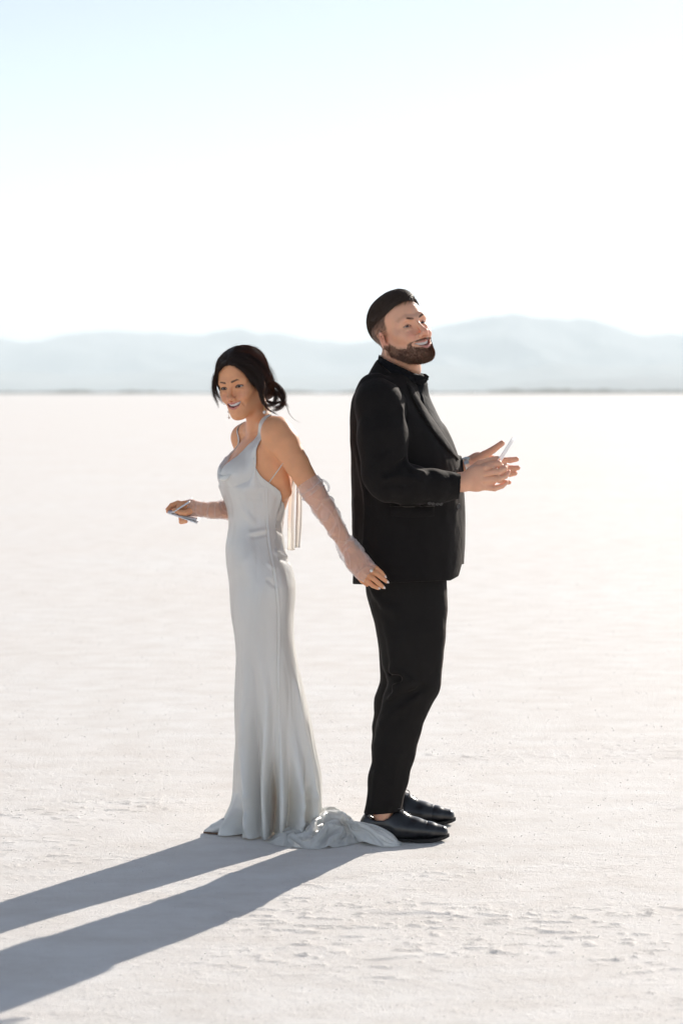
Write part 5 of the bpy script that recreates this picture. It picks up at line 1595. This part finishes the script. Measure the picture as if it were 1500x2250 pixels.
def build_gloves(root, M, body):
    def disp(seed, amp):
        def f(t, th, V):
            n = fbm(V.reshape(-1, 3) * np.array([15, 15, 15]), 2, seed).reshape(t.shape)
            sp = (1 - np.abs(np.sin(t * 12 + th * 1.0 + 2.0 * n))) ** 4
            sp2 = (1 - np.abs(np.sin(t * 8 - th * 1.0 + 2 * n + 1))) ** 5
            return amp * (n * .5 + sp * 1.0 + sp2 * .8)
        return f
    pts = [(674, 1060, -.193), (690, 1083, -.200), (712, 1116, -.208), (742, 1168, -.222), (765, 1205, -.235), (783, 1231, -.245), (799, 1250, -.252), (814, 1262, -.262)]
    def fit(o, off):
        me = o.data; v = np.empty(len(me.vertices) * 3, np.float32); me.vertices.foreach_get('co', v); v = v.reshape(-1, 3).astype(float)
        for _ in range(3):
            d = body(v); i = d < off
            if i.any(): v[i] += normal(body, v[i]) * (off - d[i])[:, None]
        me.vertices.foreach_set('co', v.astype(np.float32).ravel()); me.update()
    g = loft('glove', WL(pts), [.0425, .0395, .0375, .0310, .0265, .0365, .0420, .0350], [.0425, .0395, .0375, .0310, .0255, .0200, .0205, .0180], M['sheer'], root, n=150, m=44, disp=disp(4, .0065), axis=(.25, -1, .35)); fit(g, .0016)
    for a, r, q in (((686, 1074, -.2), .040, 2.0), ((690, 1083, -.2), .039, 1.4), ((760, 1197, -.233), .0270, .9), ((766, 1206, -.235), .0262, .9)):
        # gathered rings of tulle
        C = W(*a); T = norm(W(765, 1205, -.235) - W(690, 1083, -.2)); A = norm(np.cross(T, (0, 1, 0))); B = np.cross(T, A)
        th = np.linspace(0, 2 * math.pi, 61)
        P = C + (np.cos(th)[:, None] * A + np.sin(th)[:, None] * B) * (r + .001)
        P = P + T * (.004 * np.sin(th * 2 + r * 100))[:, None]
        for _ in range(3):
            d = body(P); P = P + normal(body, P) * (.0022 - d)[:, None] * (np.abs(d) < .03)[:, None]
        V, Q = tubes([P], [np.full(61, .0011 * q) * (1 + .5 * np.sin(th * 5))], 6)
        mesh_np('gather', V, Q, mat=M['sheer'], parent=g)
    # loose loops of tulle at the top edge
    for pp, rr in (([(700, 1052, -.2), (712, 1056, -.2), (722, 1070, -.2), (720, 1080, -.2), (712, 1078, -.2)], .0020), ([(744, 1150, -.22), (757, 1158, -.22), (765, 1172, -.22)], .0016), ([(672, 1092, -.2), (664, 1097, -.2), (676, 1101, -.2)], .0014)):
        loft('tulle_loop', WL(pp), [rr, rr * 1.8, rr * 2, rr], [rr * 2.5] * 4, M['sheer'], g, n=30, m=12)
    pts = [(520, 1119, .13), (495, 1120, .105), (470, 1121, .08), (450, 1120, .063), (438, 1119, .05), (424, 1117, .045), (412, 1116, .045)]
    g = loft('glove', WL(pts), [.036, .0345, .0305, .0270, .0245, .0275, .0290], [.036, .0345, .0305, .027, .0235, .022, .021], M['sheer'], root, n=90, m=40, disp=disp(9, .0042), axis=(0, -1, .3)); fit(g, .0016)
    for x, r in ((490, .035), (479, .034), (462, .030), (447, .027)):
        C = W(x, 1120, .05 + (x - 438) * .00095); th = np.linspace(0, 2 * math.pi, 61)
        P = C + np.cos(th)[:, None] * np.array([.006, 0, 1]) * r + np.sin(th)[:, None] * np.array([.35, 1, 0]) * r * .95
        for _ in range(3):
            d = body(P); P = P + normal(body, P) * (.0022 - d)[:, None] * (np.abs(d) < .03)[:, None]
        V, Q = tubes([P], [.0010 * (1 + .5 * np.sin(th * 4 + x))], 6)
        mesh_np('gather', V, Q, mat=M['sheer'], parent=g)

def build_bride_hair(root, M, fr):
    cap = Shape()
    cap.ell((0, -.020, .046), (.0835, .105, .0905), fr=fr, k=.01)
    cap.ell((0, .022, .062), (.066, .063, .058), fr=fr, k=.02)
    for q in (-1, 1): cap.ell((q * .060, .012, .022), (.024, .040, .050), fr=fr, k=.02)
    cap.ell((0, -.070, -.015), (.062, .050, .060), fr=fr, k=.03)
    smooth = Shape(); smooth.prims = list(cap.prims)
    cap.add(lambda L: -woman_hairline(L), (-.2,) * 3, (.2,) * 3, 'i', .008, fr)
    cap.prims[-1] = (cap.prims[-1][0], np.array((-99,) * 3), np.array((99,) * 3), 'i', .006)
    # centre parting groove
    cap.chain([fr.world((.002, .085, .084)), fr.world((0, .055, .123)), fr.world((0, .0, .142))], .0035, op='s', k=.006)
    cap.chain([fr.world((-.030, -.100, -.050)), fr.world((.030, -.100, -.050))], .030, k=.02)
    hair = sdf_obj('hair', cap, M['hair'], root, vox=.0026)
    rng = np.random.default_rng(5)
    hv = np.empty(len(hair.data.vertices) * 3, np.float32); hair.data.vertices.foreach_get('co', hv); hv = hv.reshape(-1, 3).astype(float)
    d = smooth(hv); outer = hv[np.abs(d) < .004]
    P = outer[rng.integers(0, len(outer), 5200)]
    bun = np.array([0, -.115, -.035])
    def flow(p):
        L = fr.loc(p); x = L[:, 0]
        to = bun - L; to /= np.linalg.norm(to, axis=1, keepdims=True)
        side = np.column_stack([np.sign(x) * 1.0, 0 * x - .25, 0 * x - .3])
        k = (np.exp(-(np.abs(x) / .035) ** 2) * (L[:, 2] > .05))[:, None]
        frn = sstep(0.0, .05, L[:, 1])[:, None]
        down = np.column_stack([0 * x, 0 * x - .8, 0 * x - 1.0])
        wv = np.column_stack([0 * x, 0 * x, .25 * np.sin(L[:, 1] * 70 + x * 40)])
        v = to * 1.0 + side * k * 1.4 + down * frn * .8 + wv
        return (v / np.linalg.norm(v, axis=1, keepdims=True)) @ fr.R.T
    S = grow(smooth, P, flow, .075, [0, .0, .0, .02, .0, .0, .02, .04, .05], n=9, seed=2, jitter=.09, step_off=.0010)
    Lc = fr.loc(S.reshape(-1, 3)); hl = woman_hairline(Lc)
    S = S[~((hl < -.004) & (np.abs(Lc[:, 0]) < .055) & (Lc[:, 2] > -.01) & (Lc[:, 1] > .03)).reshape(len(S), -1).any(1)]
    strands_obj('combed_hair', S, .00050, M['hair'], hair, tip=.1)
    # fine flyaway hairs around the crown and nape that catch the sun
    fp = outer[rng.integers(0, len(outer), 240)]
    S = grow(smooth, fp, flow, .060, [.1, .3, .3, .2, .1, .05, .0, .0, .0], n=9, seed=21, jitter=.45, step_off=.0010)
    Lc = fr.loc(S.reshape(-1, 3)); hl = woman_hairline(Lc)
    S = S[~((hl < -.002) & (np.abs(Lc[:, 0]) < .06) & (Lc[:, 1] > .02)).reshape(len(S), -1).any(1)]
    strands_obj('flyaway', S, .00022, M['hair'], hair, tip=.3)
    push = (smooth, .001)
    locks = [
        ([(505, 796, -.11), (526, 804, -.12), (551, 824, -.12), (568, 846, -.12), (574, 868, -.12), (579, 884, -.115), (590, 893, -.10), (604, 892, -.085)], [.0012, .006, .008, .008, .007, .006, .005, .004], 260, push),
        ([(506, 789, -.10), (534, 797, -.12), (562, 818, -.12), (577, 842, -.12), (580, 864, -.12), (583, 880, -.11), (594, 887, -.10)], [.004, .010, .012, .010, .007, .006, .004], 220, push),
        ([(508, 784, -.09), (545, 797, -.11), (572, 820, -.11), (588, 838, -.10), (596, 856, -.07), (600, 872, -.05)], [.005, .012, .013, .011, .010, .010], 260, push),
        ([(520, 776, -.08), (555, 785, -.09), (582, 808, -.08), (597, 834, -.06), (602, 860, -.04), (604, 878, -.03)], [.005, .012, .013, .012, .011, .010], 260, push),
        ([(501, 797, -.10), (487, 809, -.09), (475, 830, -.06), (470, 850, -.05), (472, 870, -.05), (479, 888, -.05), (482, 903, -.05)], [.003, .007, .008, .007, .006, .005, .002], 200, push),
        ([(500, 793, -.09), (484, 812, -.07), (473, 838, -.04), (475, 862, -.03), (486, 880, -.03), (499, 893, -.03)], [.003, .007, .008, .007, .006, .003], 150, push),
        ([(592, 838, -.05), (611, 852, -.03), (623, 872, -.02), (619, 890, -.02), (602, 894, -.04), (592, 884, -.06)], [.006, .009, .010, .009, .007, .004], 150, None),
        ([(596, 850, -.03), (606, 872, -.05), (600, 888, -.07), (584, 890, -.08), (578, 876, -.08)], [.008, .009, .008, .006, .004], 140, None),
        ([(590, 860, .0), (612, 866, .0), (622, 882, .0), (614, 896, -.01), (598, 902, -.02), (590, 898, -.04)], [.008, .008, .007, .006, .005, .003], 120, None),
        ([(585, 880, -.06), (600, 886, -.05), (616, 884, -.04), (630, 890, -.03), (638, 900, -.03)], [.004, .005, .004, .003, .001], 60, None),
        ([(578, 884, -.09), (590, 900, -.08), (604, 908, -.07), (616, 912, -.06)], [.003, .003, .002, .001], 30, None),
        ([(612, 880, -.03), (628, 892, -.03), (636, 910, -.03), (646, 922, -.03), (668, 932, -.03)], [.001, .001, .0015, .002, .002], 5, None),
    ]
    for i, (p, sp, cnt, pu) in enumerate(locks):
        S = bundle(WL(p), sp, cnt, 40 + i, wave=.0018 if pu is not None else .003, push=pu, loose=.5)
        Lc = fr.loc(S[:, ::2].reshape(-1, 3)); hl = woman_hairline(Lc)
        face = ((hl < -.006) & (np.abs(Lc[:, 0]) < .050) & (Lc[:, 2] > -.01) & (Lc[:, 1] > .03)).reshape(len(S), -1).any(1)
        S = S[~face]
        if len(S) == 0: continue
        strands_obj('lock', S, .00044, M['hair'], hair, tip=.08)

# ================================================================== BUILD
build_man()
build_booklet('booklet', [W(1073, 1041, -.155), W(1125, 961, -.135), W(1131, 964, -.045), W(1081, 1045, -.065)], .0016, paper_mat(),
              'thin white booklet seen edge-on between the man\'s fingers', .055)
build_woman()
build_booklet('booklet', [W(368, 1127, .0), W(371, 1120, .125), W(440, 1139, .125), W(433, 1150, .0)], .0032, paper_mat(),
              'open white booklet held low in the woman\'s gloved right hand', -.80, .78, (.12,))
